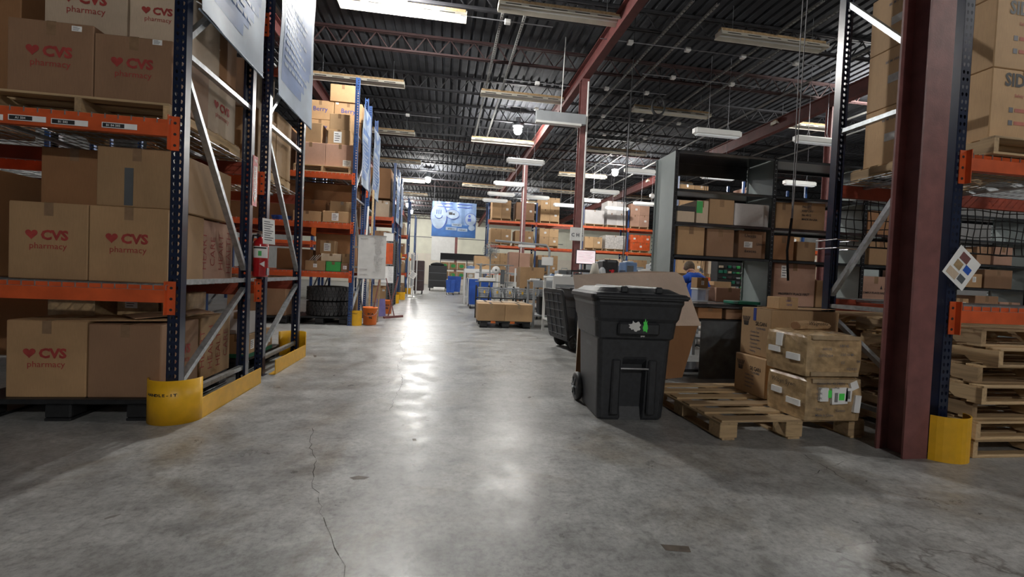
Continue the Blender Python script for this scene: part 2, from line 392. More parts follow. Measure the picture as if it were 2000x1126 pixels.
# ------------------------------------------------------------------ pallets
def pallet(loc, w, d, h, label, group, rz=0, mats=('wood', 'woody'), nb=7, blocks=False, bw=.09, name='wooden_pallet', rough=.004):
    """deck boards run along X; stringers along Y (or 9 blocks)"""
    t = thing(name, loc, label, 'pallet', group, rz); th = .016
    gap = (d-nb*bw)/(nb-1)
    for i in range(nb):
        y = -d/2+i*(bw+gap)
        me = MB().cbox(-w/2+random.uniform(0, rough*3), w/2-random.uniform(0, rough*3), 0, bw, 0, th, .002).mesh('deck_board', mats[0])
        o = put('deck_board', me, t, (0, y, h-th)); o.rotation_euler = (0, 0, random.uniform(-rough, rough))
    if blocks:
        for x in (-w/2, -.07, w/2-.14):
            put('stringer_board', MB().cbox(x, x+.14, -d/2, d/2, h-2*th, h-th, .002).mesh('stringer_board', mats[1]), t)
            for y in (-d/2, -.07, d/2-.14): put('block', MB().cbox(x, x+.14, y, y+.14, th, h-2*th, .004).mesh('block', mats[0]), t)
            put('bottom_board', MB().cbox(x+.02, x+.12, -d/2, d/2, 0, th, .002).mesh('bottom_board', mats[1]), t)
    else:
        for x in (-w/2, -.02, w/2-.04):
            b = MB(); z0, z1 = th, h-th
            poly = [(-d/2, z0), (-d/2+.16*d, z0), (-d/2+.2*d, z0+.035), (-d/2+.34*d, z0+.035), (-d/2+.38*d, z0), (d/2-.38*d, z0), (d/2-.34*d, z0+.035), (d/2-.2*d, z0+.035), (d/2-.16*d, z0), (d/2, z0), (d/2, z1), (-d/2, z1)]
            n = len(poly); b.add([(x, p, q) for p, q in poly]+[(x+.04, p, q) for p, q in poly], [list(range(n)), [n+i for i in range(n)][::-1]]+[[i, n+i, n+(i+1) % n, (i+1) % n] for i in range(n)])
            b.build('stringer', mats[1], t)
        for y in (-d/2, -bw/2, d/2-bw): put('bottom_board', MB().cbox(-w/2, w/2, y, y+bw, 0, th, .002).mesh('bottom_board', mats[0]), t)
    return t
_pp = {}
def pallet_copy(key, make, loc, rz, label):
    if key not in _pp: _pp[key] = make(); o = _pp[key]; o.location = loc; o.rotation_euler = (0, 0, rz); o['label'] = label; return o
    return dup(_pp[key], loc, rz, label)
def plastic_pallet(x0, x1, y0, y1, h, label, name='plastic_pallet', z=0):
    t = thing(name, ((x0+x1)/2, (y0+y1)/2, z), label, 'pallet'); w, d = (x1-x0)/2, (y1-y0)/2
    b = MB(); b.cbox(-w, w, -d, d, h-.035, h, .006); b.build('deck', 'black', t)
    for i in (-1, 0, 1):
        for j in (-1, 0, 1):
            cx, cy = i*(w-.08), j*(d-.08); MB().cbox(cx-.08, cx+.08, cy-.08, cy+.08, .02, h-.035, .01).build('foot', 'black', t)
        MB().cbox(i*(w-.08)-.08, i*(w-.08)+.08, -d, d, 0, .02, .004).build('runner', 'black', t)
    return t

# ------------------------------------------------------------------ structure
X0, X1, YB, YF, ZC = -14.0, 24.0, -9.0, 46.0, 6.86
struct(MB().box(X0, X1, YB, YF, -.2, 0).build('floor', 'concrete'))
fl = bpy.data.objects['floor']
# cracks in the slab, as thin raised grit lines
def crack(pts, name='crack', wd=.0045):
    b = MB(); prev = None; P = []
    for i in range(len(pts)-1):
        a, c = at(*pts[i], 2, 0), at(*pts[i+1], 2, 0); n = max(2, int((c-a).length/.05))
        for k in range(n): P.append(a.lerp(c, k/n)+Vector((random.uniform(-.014, .014), random.uniform(-.014, .014), 0)))
    P.append(at(*pts[-1], 2, 0))
    for i in range(len(P)-1):
        d = (P[i+1]-P[i]).normalized(); s = Vector((-d.y, d.x, 0))*wd*random.uniform(.15, 1)/2
        b.add([P[i]-s+Vector((0, 0, .0008)), P[i]+s+Vector((0, 0, .0008)), P[i+1]+s+Vector((0, 0, .0008)), P[i+1]-s+Vector((0, 0, .0008))], [(0, 1, 2, 3)][0:1])
    b.build(name, 'crack', fl)
crack([(612, 835), (608, 880), (618, 905), (610, 940), (622, 962), (626, 1000), (640, 1040), (668, 1085), (672, 1126)])
crack([(793, 650), (780, 672), (790, 690), (776, 715), (788, 745), (760, 800)], wd=.006)
crack([(610, 942), (640, 950)]); crack([(770, 742), (725, 755)]); crack([(1590, 925), (1650, 900), (1700, 905)], wd=.004)
crack([(1560, 880), (1650, 935)], wd=.005)
for pts in (((682, 932), (700, 928), (722, 931), (712, 935), (690, 936)), ((805, 856), (812, 856), (814, 860), (806, 860)), ((612, 693), (618, 693), (618, 697), (613, 697)), ((1290, 1062), (1345, 1066), (1350, 1078), (1300, 1074))):
    MB().add([at(x, y, 2, .0008) for x, y in pts], [list(range(len(pts)))[::-1]]).build('stain', 'stain', fl)
# saw-cut joints across the slab
for yy in (7.9, 12.4, 16.9): MB().box(-6, 12, yy-.0015, yy+.0015, 0, .0006).build('slab_joint', 'stain', fl)
# back wall panels
wb = struct(MB().box(X0, X1, YF, YF+.2, 0, 7.2).build('wall_far', 'wallpaint'))
px = X0
while px < 12:
    MB().box(px+.02, px+1.18, YF-.03, YF, 3.1, 6.9).build('wall_panel', 'wallpaint', wb); px += 1.2
px = X0
while px < 12:
    MB().box(px+.02, px+2.98, YF-.05, YF, 0, 3.05).build('wall_panel', 'wall_low', wb); px += 3.0
MB().box(X0, 12, YF-.09, YF-.05, 4.62, 4.68).build('cable_conduit', 'dgrey', wb)
MB().box(-1.35, 1.0, YF-.10, YF-.05, 2.4, 4.9).build('patched_panel', 'white', wb)
MB().box(-2.6, -.9, YF-.09, YF-.05, 0, 2.1).build('door_leaf', 'wall_low', wb)
struct(MB().box(X0-.2, X0, YB, YF, 0, 7.2).build('wall_left', 'wall_dark'))
struct(MB().box(X1, X1+.2, YB, YF, 0, 7.2).build('wall_right', 'wall_dark'))
struct(MB().box(X0, X1, YB-.2, YB, 0, 7.2).build('wall_back', 'wall_dark'))
# roof deck: corrugated sheet running front to back
b = MB(); x = X0; prof = []
while x < X1: prof += [(x, ZC), (x+.13, ZC), (x+.16, ZC+.05), (x+.20, ZC+.05)]; x += .23
for i in range(len(prof)-1):
    (a, za), (c, zc) = prof[i], prof[i+1]; b.add([(a, YB, za), (c, YB, zc), (c, YF, zc), (a, YF, za)], [(0, 1, 2, 3)])
b.box(X0, X1, YB, YF, ZC+.12, ZC+.2)
ceil = struct(b.build('ceiling', 'deck'))
# open-web bar joists
def joist_mesh(mat):
    b = MB(); zt, zb = ZC-.02, ZC-.46
    for dy in (-.035, .035):
        b.box(X0+.1, X1-.1, dy-.022, dy+.022, zt-.05, zt); b.box(X0+.1, X1-.1, dy-.022, dy+.022, zb, zb+.04)
    x = X0+.3; k = 0
    while x < X1-.5:
        b.bar((x, 0, zb+.02), (x+.29, 0, zt-.03), .022, .022); b.bar((x+.29, 0, zt-.03), (x+.58, 0, zb+.02), .022, .022); x += .58
    return b.mesh('bar_joist', mat)
jm = joist_mesh('joist'); jr = joist_mesh('joist_red')
yj = 7.14; k = 0
while yj < YF:
    put('bar_joist', jr if k % 4 == 2 else jm, ceil, (0, yj, 0)); yj += 2.13; k += 1
# girders on the column lines
for gx in (3.21, 10.05, -3.75):
    b = MB(); zt, zb = ZC-.5, ZC-.88
    b.box(gx-.09, gx+.09, YB, YF, zt-.02, zt); b.box(gx-.09, gx+.09, YB, YF, zb, zb+.02); b.box(gx-.006, gx+.006, YB, YF, zb+.02, zt-.02)
    b.build('girder', 'girder', ceil)
# cross conduits with junction boxes
def conduit(p, q, r=.009, boxes=0):
    b = MB(); b.tube([p, q], r, 6); o = b.build('conduit', 'conduit', ceil); p, q = Vector(p), Vector(q)
    for i in range(boxes):
        c = p.lerp(q, (i+.5)/boxes); MB().cbox(c.x-.06, c.x+.06, c.y-.05, c.y+.05, c.z-.05, c.z+.03, .01).build('junction_box', 'white', o)
for (xa, ya, xb, yb, n) in ((1173, 75, 1602, 131, 4), (731, 218, 860, 229, 1), (1255, 144, 1479, 174, 2), (1145, 168, 1300, 186, 2), (1140, 222, 1360, 245, 3), (900, 30, 1085, 42, 1),
                            (975, 205, 1120, 218, 1), (985, 155, 1115, 165, 1), (1140, 258, 1300, 272, 2), (640, 150, 760, 163, 0)):
    p = at(xa, ya, 2, 6.22); q = at(xb, yb, 2, 6.22); q.y = p.y; conduit(p, q, .010, n)
# slotted strut rails running front to back under the joists
def strut(x, y0, y1):
    b = MB(); z = 6.36; b.box(x-.025, x-.017, y0, y1, z-.02, z+.02); b.box(x+.017, x+.025, y0, y1, z-.02, z+.02); y = y0
    while y < y1: b.box(x-.02, x+.02, y, y+.06, z-.02, z-.016); y += .095
    b.build('strut_rail', 'shelf_flat', ceil)
for x, y0, y1 in ((.95, 8.2, 20), (1.40, 8.2, 20), (4.35, 8, 24), (4.85, 8, 24), (6.6, 7.5, 26), (7.1, 7.5, 26), (8.9, 7, 30), (12, 7, 34), (13.2, 7, 30)): strut(x, y0, y1)
for x in (7.8,):
    conduit((x, 8, 6.3), (x, 34, 6.3), .010)

# columns
def h_column(x, y, label, h=6.0, w=.19, wd=.205):
    t = thing('steel_column', (x, y, 0), label, 'column')
    b = MB(); b.box(-w/2, w/2, -wd/2, -wd/2+.014, 0, h); b.build('flange', 'maroon', t)
    b = MB(); b.box(-w/2, w/2, wd/2-.014, wd/2, 0, h); b.build('flange', 'maroon', t)
    MB().box(-.006, .006, -wd/2+.014, wd/2-.014, 0, h).build('web', 'maroon', t)
    MB().box(-w/2-.04, w/2+.04, -wd/2-.0, wd/2+.04, 0, .012).build('base_plate', 'maroon', t) if y > 5 else None
    return t
h_column(3.215, 2.73, 'massive oxide red steel column rising beside the yellow post guard at right')
c2 = h_column(3.21, 10.9, 'dark red steel column carrying a white sign above the monitor')
MB().cbox(-.22, .12, -.14, -.11, 2.06, 2.38, .004).build('sign_plate', 'white', c2); write('C H 5', c2, (-.05, -.142, 2.16), (1, 0, 0), (0, 0, 1), .12, 'pencil')
b = MB(); b.tube([(.06, -.13, .1), (.06, -.13, 5.9)], .022, 8); b.build('conduit', 'white', c2)
c3 = h_column(3.21, 19.1, 'thin dark red steel column seen beyond the fan and the boxes')
MB().tube([(-.05, -.13, .1), (-.05, -.13, 5.9)], .02, 8).build('conduit', 'white', c3)
h_column(10.05, 10.9, 'dark red steel column behind the grey shelving top')
h_column(.93, 40.0, 'farthest thin brown steel column in front of the cream wall', w=.22)

# ------------------------------------------------------------------ lamps
gp = 'high bay lamps under the roof'
LL = ['brightest high bay lamp high above the aisle at the top edge', 'bright high bay lamp over the far middle of the aisle', 'far high bay lamp, nearer of the left pair by the wall', 'farthest high bay lamp low on the left by the wall',
      'warm glaring high bay lamp hanging right of the aisle', 'small distant high bay lamp in front of the red column', 'added high bay lamp lighting the packing benches', 'high bay lamp beyond the right racking', 'added high bay lamp lighting the right side', 'high bay lamp behind the viewer', 'added distant high bay lamp at far right']
for i, (x, y) in enumerate(LAMPS):
    t = thing('high_bay_lamp', (x, y, 6.0), LL[i], 'lamp', gp)
    b = MB(); b.smooth = True; b.lathe([(.02, .62), (.09, .60), (.10, .42), (.12, .40), (.17, .33), (.18, .30), (.17, .30), (.10, .40)], n=20); b.build('reflector', 'grey', t)
    b = MB(); b.smooth = True; b.lathe([(.001, .34), (.07, .33), (.12, .27), (.145, .19), (.13, .10), (.08, .04), (.001, .02)][::-1], n=16); b.build('bulb', 'glow', t)
    MB().tube([(0, 0, .62), (0, 0, ZC-6.0)], .01, 6).build('hook', 'galv', t)
    lamp_light(x, y, {0: 1.35, 4: .9, 2: 1.1, 3: 1.1, 7: .8, 9: 1.4, 1: 1.4}.get(i, 1.0))

# ------------------------------------------------------------------ pallet racking
PITCH_H = .0508
def post_mesh(h, mat, holes=True, side=1):
    """C-section upright, 80 wide (x) and 70 deep (y 0..0.07), punched face at y=0 when side=1"""
    b = MB(); w = .04; d = .07; t = .0025
    if holes:
        n = int(h/PITCH_H); xs = (-w, w)
        cx = .016
        for i in range(n):
            z0 = i*PITCH_H; z1 = z0+PITCH_H; zm = (z0+z1)/2
            # left half plain, right half with a teardrop hole
            for (a, c, hx) in ((-w, 0, -cx), (0, w, cx)):
                hole = [(hx, zm+.015), (hx+.010, zm+.006), (hx+.006, zm-.010), (hx, zm-.014), (hx-.006, zm-.010), (hx-.010, zm+.006)]
                outer = [((a+c)/2, z1), (c, z1), (c, z0), ((a+c)/2, z0), (a, z0), (a, z1)]
                vs = [(p[0], 0, p[1]) for p in outer]+[(p[0], 0, p[1]) for p in hole]
                fs = [[k, (k+1) % 6, 6+(k+1) % 6, 6+k] for k in range(6)]
                b.add(vs, fs)
        b.box(-w, w, .0001, .0002, n*PITCH_H, h)
    else: b.box(-w, w, 0, t, 0, h)
    b.box(-w, -w+t, 0, d, 0, h); b.box(w-t, w, 0, d, 0, h)
    b.box(-w, -w+.018, d-t, d, 0, h); b.box(w-.018, w, d-t, d, 0, h)
    b.box(-w-.015, w+.015, -.01, d+.02, 0, .006)
    if side < 0: b.v = [(x, -y, z) for x, y, z in b.v]; b.f = [f[::-1] for f in b.f]
    return b.mesh('post', mat)
PM = {}
def post(t, x, y, h, mat, holes, side):
    k = (h, mat, holes, side)
    if k not in PM: PM[k] = post_mesh(h, mat, holes, side)
    put('post', PM[k], t, (x, y, 0))
def beam_mesh(L, side, mat):
    b = MB(); y0, y1 = (-.045, .0) if side > 0 else (0, .045)
    b.box(0, L, y0, y1, -.115, -.03); b.box(0, L, *((y0+.018, y1) if side > 0 else (y0, y1-.018)), -.03, 0)
    return b.mesh('beam', mat)
def deck_mesh(L, D, tick=.078):
    b = MB(); n = int(L/tick)
    for i in range(n+1):
        x = .03+i*tick
        b.box(x-.0025, x+.0025, -.03, D+.03, .001, .006); b.box(x-.0025, x+.0025, -.032, -.027, -.032, .006); b.box(x-.0025, x+.0025, D+.027, D+.032, -.032, .006)
    for j in range(10):
        y = j*D/9; b.box(0, L, y-.0025, y+.0025, -.004, .001)
    b.box(0, L, -.034, -.029, -.034, -.029)
    for x in (.3, L*.5, L-.3): b.box(x-.02, x+.02, .0, D, -.03, -.004)
    return b.mesh('wire_deck', 'galv')
BM = {}
def rack(xa, y0, D, h, bays, levels, label, sgn=-1, mat='navy', holes=True, beammat='orange', rear='shaded_orange', group=None, frames=None, BL=2.6, name='pallet_rack', near_brace=True, deck=True):
    """row whose aisle frame stands at xa (outer face); runs in direction sgn*X; near face at y0, depth D"""
    t = thing(name, (xa, y0, 0), label, 'rack', group)
    X = lambda i: sgn*(.04+i*(BL+.08))
    for i in range(bays+1):
        x = X(i)
        post(t, x, 0, h, mat, holes and i < 1, 1); post(t, x, D, h, mat, holes and i < 1, -1)
        br = [((.06), .17, D-.06, .17), (.06, .98, D-.06, .98), (.06, 2.56, D-.06, 2.56), (.06, .25, D-.06, .90), (D-.06, 1.08, .06, 2.44), (.06, 2.66, D-.06, 3.7), (.06, 3.8, D-.06, 3.8)]
        if i > 1: br = br[:5]
        for (ya, za, yb, zb) in br:
            b = MB(); b.bar((x, ya, za), (x, yb, zb), .036, .045, (1, 0, 0)); b.build('brace', 'galv', t)
    for i in range(bays):
        xs = min(X(i), X(i+1))+.04
        for z in levels:
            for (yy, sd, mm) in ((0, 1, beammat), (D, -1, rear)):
                k = (BL, sd, mm)
                if k not in BM: BM[k] = beam_mesh(BL, sd, mm)
                bo = put('beam', BM[k], t, (xs, yy, z))
                for xe in (0, BL):
                    ck = ('c', sd, mm)
                    if ck not in BM:
                        c = MB(); c.box(-.052, .0, *((-.009, -.004) if sd > 0 else (.004, .009)), -.20, .03); c.box(-.003, .003, *((-.045, -.004) if sd > 0 else (.004, .045)), -.20, .03)
                        c.cur = 1
                        for zz in (-.165, -.09, -.015): c.tube([(-.026, (-.0105 if sd > 0 else .0105), zz), (-.026, (-.0085 if sd > 0 else .0085), zz)], .010, 8)
                        BM[ck] = c.mesh('beam_connector', [mm, 'ink'])
                    cc = put('beam_connector', BM[ck], bo, (xe, 0, 0))
                    if xe: cc.scale = (-1, 1, 1)
            if deck:
                k = ('d', BL, D)
                if k not in BM: BM[k] = deck_mesh(BL, D)
                put('wire_deck', BM[k], t, (xs, 0, z+.001))
    return t
LV = [.985, 2.07]
XL = -1.79
rA = rack(XL, 3.44, 1.15, 4.9, 2, [.955, 2.075, 3.6], 'nearest navy pallet rack at left stacked with large printed cartons')
rB = rack(XL, 4.93, 1.18, 4.9, 2, [.955, 2.03, 3.6], 'second navy pallet rack from the left foreground, with the red extinguisher on its post')
rC = rack(XL, 9.46, 1.13, 4.9, 2, [1.06, 2.03, 3.0], 'blue pallet rack across the first cross aisle above the two tyres', mat='blue')
rD = rack(XL, 11.0, 1.05, 4.9, 2, [1.06, 2.03, 3.0], 'blue pallet rack standing behind the orange buckets', mat='blue', deck=False)
rE = rack(XL, 16.45, 1.1, 4.9, 2, [1.06, 2.03, 3.0], 'distant blue pallet rack past the second cross aisle', mat='blue', holes=False, deck=False)
rF = rack(XL, 17.95, 1.1, 4.9, 2, [1.06, 2.03, 3.0], 'distant blue pallet rack back to back behind the second cross aisle', mat='blue', holes=False, deck=False)
rG = rack(XL-.1, 24.0, 1.1, 4.9, 1, [1.06, 2.03, 3.0], 'far blue pallet rack at left, second from the wall', mat='blue', holes=False, deck=False)
rH = rack(XL-.2, 31.0, 1.1, 4.9, 1, [1.06, 2.03], 'farthest blue pallet rack at left near the cream wall', mat='blue', holes=False, deck=False)
rR = rack(3.47, 2.70, 1.05, 4.9, 2, [1.05, 2.10], 'right foreground navy pallet rack over the stacks of empty pallets', sgn=1)
rF1 = rack(2.15, 24.0, 1.1, 5.1, 4, [2.74, 4.05], 'long far orange and blue pallet rack beyond the packing benches', sgn=1, mat='blue', holes=False, deck=False, BL=2.5)
rF2 = rack(8.2, 15.5, 1.0, 5.0, 3, [1.4, 2.6, 3.8], 'mid distance orange beamed rack behind the grey shelving', sgn=1, mat='blue', holes=False, deck=False, BL=2.5)

# yellow guards
def guard_rail(y0, y1, round_end, label, lettered=False, x=-1.69):
    t = thing('rack_guard', (x, y0, 0), label, 'guard', 'yellow steel guards at the rack ends')
    L = y1-y0
    b = MB(); b.box(-.008, 0, 0, L, .003, .15); b.box(-.065, 0, 0, L, 0, .006); b.build('rail', 'yellow', t)
    b = MB(); b.smooth = True; r = .17; th = .007
    if round_end is not None:
        ye = 0 if round_end == 'near' else L; sg = -1 if round_end == 'near' else 1
        outer = []; inner = []
        for k in range(15):
            a = math.pi*k/14*.92
            p = (-r+r*math.cos(a), sg*r*1.0*math.sin(a)); q = (-r+(r-th)*math.cos(a), sg*(r-th)*math.sin(a))
            outer.append((p[0], ye+p[1])); inner.append((q[0], ye+q[1]))
        poly = outer+inner[::-1]; n = len(poly)
        if sg < 0: poly = poly[::-1]
        b.prism(poly, 0, .305)
        b.smooth = False
        g = b.build('curved_plate', 'yellow', t)
        if lettered:
            for i, ch in enumerate('HANDLE-IT'):
                a = math.pi*(.70-.042*i); px_ = (-r+(r+.001)*math.cos(a)); py_ = ye-(r+.001)*math.sin(a)
                write(ch, t, (px_, py_, .2), (math.sin(a), math.cos(a), 0), (0, 0, 1), .026, 'ink', bold=.04, sx=1.25)
    for yy in (L*.12, L*.5, L*.88):
        b = MB(); b.lathe([(.001, .028), (.012, .028), (.012, .006)][::-1], (-.035, yy, 0), 6); b.build('anchor_bolt', 'galv', t)
    return t
guard_rail(3.56, 4.63, 'near', 'yellow lettered guard wrapping the nearest left rack post', True)
guard_rail(5.01, 6.03, 'far', 'yellow straight guard rail on the second rack, curved at its far end')
def round_guard(x, y, label, r=.17, a0=-1.15, a1=1.15, h=.305, face=-math.pi/2, lettered=False):
    t = thing('post_guard', (x, y, 0), label, 'guard', 'yellow curved post guards')
    out = []; inn = []
    for k in range(13):
        a = face+a0+(a1-a0)*k/12; out.append((r*math.cos(a), r*math.sin(a))); inn.append(((r-.007)*math.cos(a), (r-.007)*math.sin(a)))
    b = MB(); b.prism(out+inn[::-1], 0, h); b.build('curved_plate', 'yellow', t)
    MB().prism([(r*.8*math.cos(a), r*.8*math.sin(a)) for a in [face+a0+(a1-a0)*k/6 for k in range(7)]], 0, .006).build('foot_plate', 'yellow', t)
    if lettered: write('HANDLE-IT', t, (0, -r-.0005, h*.78), (1, 0, 0), (0, 0, 1), .022, 'ink', bold=.03)
    return t
round_guard(3.465, 2.70, 'yellow post guard beside the massive red column at right', r=.175, a0=-1.1, a1=1.35)
round_guard(-1.74, 9.60, 'yellow post guard between the tyres and the first orange bucket', r=.145, lettered=True)
round_guard(-1.72, 16.6, 'small yellow post guard past the second orange bucket', r=.19)
round_guard(-1.70, 18.9, 'far yellow post guard behind the white rack stand', r=.19)
round_guard(-1.80, 24.1, 'tiny far yellow post guard beside the brown cart', r=.19)

# ------------------------------------------------------------------ cartons of the left foreground rack
CV = 'large printed cartons in the nearest left rack'
plastic_pallet(-3.15, -1.99, 3.50, 4.62, .15, 'black plastic pallet on the floor under the nearest rack')
pb = .15
carton(-2.92, -2.435, 3.55, 4.05, pb, .68, 'large carton on the black pallet, front row left, with faded red print', CV, 'kraft', cvs='f', sticker=None)
carton(-2.425, -1.965, 3.55, 4.05, pb, .665, 'reddish brown carton on the black pallet, front row at the post', CV, 'dark_kraft', cvs='r')
carton(-2.42, -1.955, 4.07, 4.58, pb, .665, 'large carton on the black pallet, rear row at the aisle', CV, 'kraft2')
carton(-2.92, -2.44, 4.07, 4.58, pb, .66, 'large carton on the black pallet, rear row left', CV, 'dark_kraft')
z = .965
carton(-2.90, -2.425, 3.53, 4.04, z, 1.485, 'carton with red heart print on the middle level, left one in front', CV, 'kraft', cvs='f')
carton(-2.42, -1.93, 3.53, 4.02, z, 1.485, 'carton with red heart print on the middle level, beside the post', CV, 'kraft', cvs='f')
carton(-2.42, -1.95, 4.05, 4.58, z, 1.475, 'carton with red line print on its side, middle level rear', CV, 'pink_kraft')
carton(-2.93, -2.43, 4.06, 4.58, z, 1.475, 'carton hidden at the rear left of the middle level', CV, 'kraft')
carton(-2.40, -1.90, 3.56, 4.40, 1.487, 1.90, 'tall plain carton with a dark tape patch, on top of the middle level stack', CV, 'kraft')
MB().box(-2.225, -2.17, 3.557, 3.5605, 1.50, 1.76).build('tape_patch', 'dgrey', None)
_tp = bpy.data.objects['tape_patch']; _ct = [o for o in bpy.data.objects if o.get('label', '').startswith('tall plain carton with a dark')][0]
_tp.parent = _ct; _tp.location = (2.15, -3.98, -1.487)
carton(-2.86, -2.44, 3.72, 4.4, 1.487, 1.90, 'shaded brown carton set back on top of the middle level stack', CV, 'brown_card')
tp1 = pallet((-2.48, 4.05, 2.085), 1.12, 1.1, .125, 'wooden pallet under the printed cartons on the upper level of the nearest rack', 'pallets up in the racks')
z = 2.212
carton(-2.93, -2.42, 3.54, 4.04, z, 2.70, 'carton with heart print on the upper level, left one in front', CV, 'dark_kraft', cvs='f', sticker=('f', .8, .93, .06, .035))
carton(-2.415, -1.93, 3.54, 4.04, z, 2.655, 'carton with heart print on the upper level, beside the navy post', CV, 'dark_kraft', cvs='f', sticker=('f', .8, .95, .06, .035))
carton(-2.41, -1.95, 4.06, 4.56, z, 2.62, 'carton with faded print on the upper level, rear one by the aisle', CV, 'pale_kraft', cvs='r')
carton(-2.93, -2.42, 4.06, 4.56, z, 2.62, 'carton at the rear left of the upper level', CV, 'kraft')
carton(-2.84, -2.32, 3.70, 4.2, 2.703, 3.12, 'topmost carton with red print at the left, cut by the picture edge', CV, 'pale_kraft', cvs='f')
carton(-2.305, -1.93, 3.70, 4.2, 2.66, 3.12, 'topmost carton with red print beside the navy post', CV, 'pale_kraft', cvs='f')
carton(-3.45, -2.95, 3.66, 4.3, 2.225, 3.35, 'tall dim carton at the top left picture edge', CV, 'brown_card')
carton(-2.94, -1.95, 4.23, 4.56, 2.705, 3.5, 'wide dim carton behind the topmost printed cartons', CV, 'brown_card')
# red wandering line print on the printed side faces
def line_print(lab, face='r', n=5, mat='redink'):
    o = [q for q in bpy.data.objects if q.get('label') == lab][0]; body = [c for c in o.children if c.name.startswith('carton_body')][0]
    xs = [v.co.x for v in body.data.vertices]; ys = [v.co.y for v in body.data.vertices]; zs = [v.co.z for v in body.data.vertices]
    b = MB(); rnd = random.Random(len(lab)); e = max(xs); D = max(ys); H = max(zs)
    words = ['CAREPASS', 'BEAUTY', 'VITAMIN', 'HEALTH']
    for i in range(n):
        yy = -D*.8+i*1.6*D/(n-1)
        if face == 'r': write(rnd.choice(['HEART', 'HEALTH', 'CARE', 'BATH']), o, (e+.001, yy, H*.5), (0, 0, 1), (0, -1, 0), .11, mat, bold=-.012, name='line_print', sx=H/.55)
        else: write(rnd.choice(['HEART', 'HEALTH']), o, (-max(xs)*.8+i*1.6*max(xs)/(n-1), -D-.001, H*.5), (0, 0, 1), (-1, 0, 0), .1, mat, bold=-.012, name='line_print', sx=H/.55)
line_print('carton with red line print on its side, middle level rear', 'r', 4)
line_print('large carton on the black pallet, rear row at the aisle', 'r', 4)
# goods at the back of that rack, seen between the levels
carton(-2.98, -2.66, 3.95, 4.3, .66+.003, .86, 'taped pale carton with black characters at the left picture edge', None, 'bale', tape='clear_tape')
carton(-2.60, -2.30, 4.10, 4.45, .663, .87, 'film wrapped carton with a white square label on the lower stack', None, 'bale', tape='clear_tape', sticker=('f', .35, .55, .09, .09))
carton(-2.28, -2.08, 4.10, 4.4, .668, .87, 'small wrapped carton with black characters on the lower stack', None, 'bale', tape='clear_tape')
# open flaps lying on the lower cartons
t = thing('loose_flaps', (-2.2, 3.8, .67), 'loose dark cardboard sheet lying on the lowest printed cartons', 'cardboard')
b = MB(); b.bar((-.45, -.1, .01), (.2, .0, .02), .30, .006); b.build('sheet', 'kraft', t); b = MB(); b.bar((-.1, -.05, .03), (.26, .3, .06), .34, .006); b.build('sheet', 'dark_kraft', t)
# beam stickers
def beam_sticker(xl, xr, ym, Y=3.392, txt='B4'):
    a, c = at(xl, ym, 1, Y), at(xr, ym, 1, Y); o = Vector((XL, 3.44, 0)); a = a-o; c = c-o; zc = (a.z+c.z)/2
    lb = MB().box(a.x, c.x, a.y-.002, a.y, zc-.018, zc+.018).build('location_label', 'paper', rA)
    MB().box(a.x+.006, a.x+(c.x-a.x)*.64, a.y-.003, a.y-.002, zc-.013, zc+.013).build('label_block', 'ink', lb)
    write(txt, lb, (a.x+(c.x-a.x)*.33, a.y-.0032, zc-.007), (1, 0, 0), (0, 0, 1), .02, 'paper')
for xl, xr, ym, tx in ((16, 90, 231, 'A1 504'), (100, 172, 239, 'B1 502'), (199, 268, 246, 'B1 B4 502'), (-20, 6, 228, 'A1')): beam_sticker(xl, xr, ym, 3.392, tx)

# second rack (back to back): goods
SB = 'cartons in the second left rack'
plastic_pallet(-3.1, -2.0, 5.0, 6.05, .15, 'black plastic pallet under the green based boxes in the second rack')
i = 0
for (xa, ya, za, zb, mt, st) in ((-2.20, 5.05, .153, .40, 'kraft2', 1), (-2.20, 5.28, .153, .40, 'kraft2', 1), (-2.20, 5.51, .153, .40, 'kraft', 1)):
    i += 1
    o = carton(xa, xa+.22, ya, ya+.215, za, zb, 'small brown carton with green base band, %s from the front in the second rack' % ORD[i], SB, mt, sticker=('r', .5, .55, .09, .1))
    MB().box(-.1115, .1115, -.109, .109, .003, .045).build('green_band', 'dgreen', o)
carton(-2.22, -1.99, 5.06, 5.30, .403, .63, 'small black and white carton standing on the green based boxes', SB, 'white_card')
carton(-2.48, -2.00, 4.98, 5.52, .965, 1.45, 'carton behind the extinguisher on the second rack', SB, 'dark_kraft') if False else None
carton(-3.0, -2.45, 5.0, 5.6, 1.0-.035, 1.45, 'brown carton deep inside the second rack, mid level', SB, 'kraft')
pallet((-2.48, 5.5, 2.04), 1.1, 1.05, .125, 'wooden pallet on the upper level of the second rack', 'pallets up in the racks')
carton(-2.45, -1.93, 5.02, 5.52, 2.167, 2.72, 'tall pale carton on the upper level of the second rack, near the aisle', SB, 'kraft2', sticker=('r', .3, .75, .06, .06))
carton(-2.45, -1.93, 5.54, 6.02, 2.167, 2.86, 'tallest pale carton on the upper level of the second rack', SB, 'kraft2')
carton(-3.0, -2.5, 5.1, 5.9, 2.167, 2.9, 'carton at the back of the upper level of the second rack', SB, 'kraft')
carton(-2.4, -1.95, 5.0, 5.5, 2.723, 3.2, 'upper pale carton behind the second banner', SB, 'pale_kraft')
# goods at shelf ends: yellow/blue scraps on top level
t = thing('plastic_bag', (-2.2, 5.8, 2.87), 'crumpled clear and yellow bag on the upper level of the second rack', 'bag')
b = MB(); b.smooth = True; b.lathe([(.001, .12), (.06, .11), (.1, .07), (.12, .02), (.09, 0), (.001, 0)][::-1], n=9); b.build('bag_body', 'wrap', t)
MB().box(-.05, .03, -.06, -.02, .06, .13).build('yellow_tab', 'lime', t)

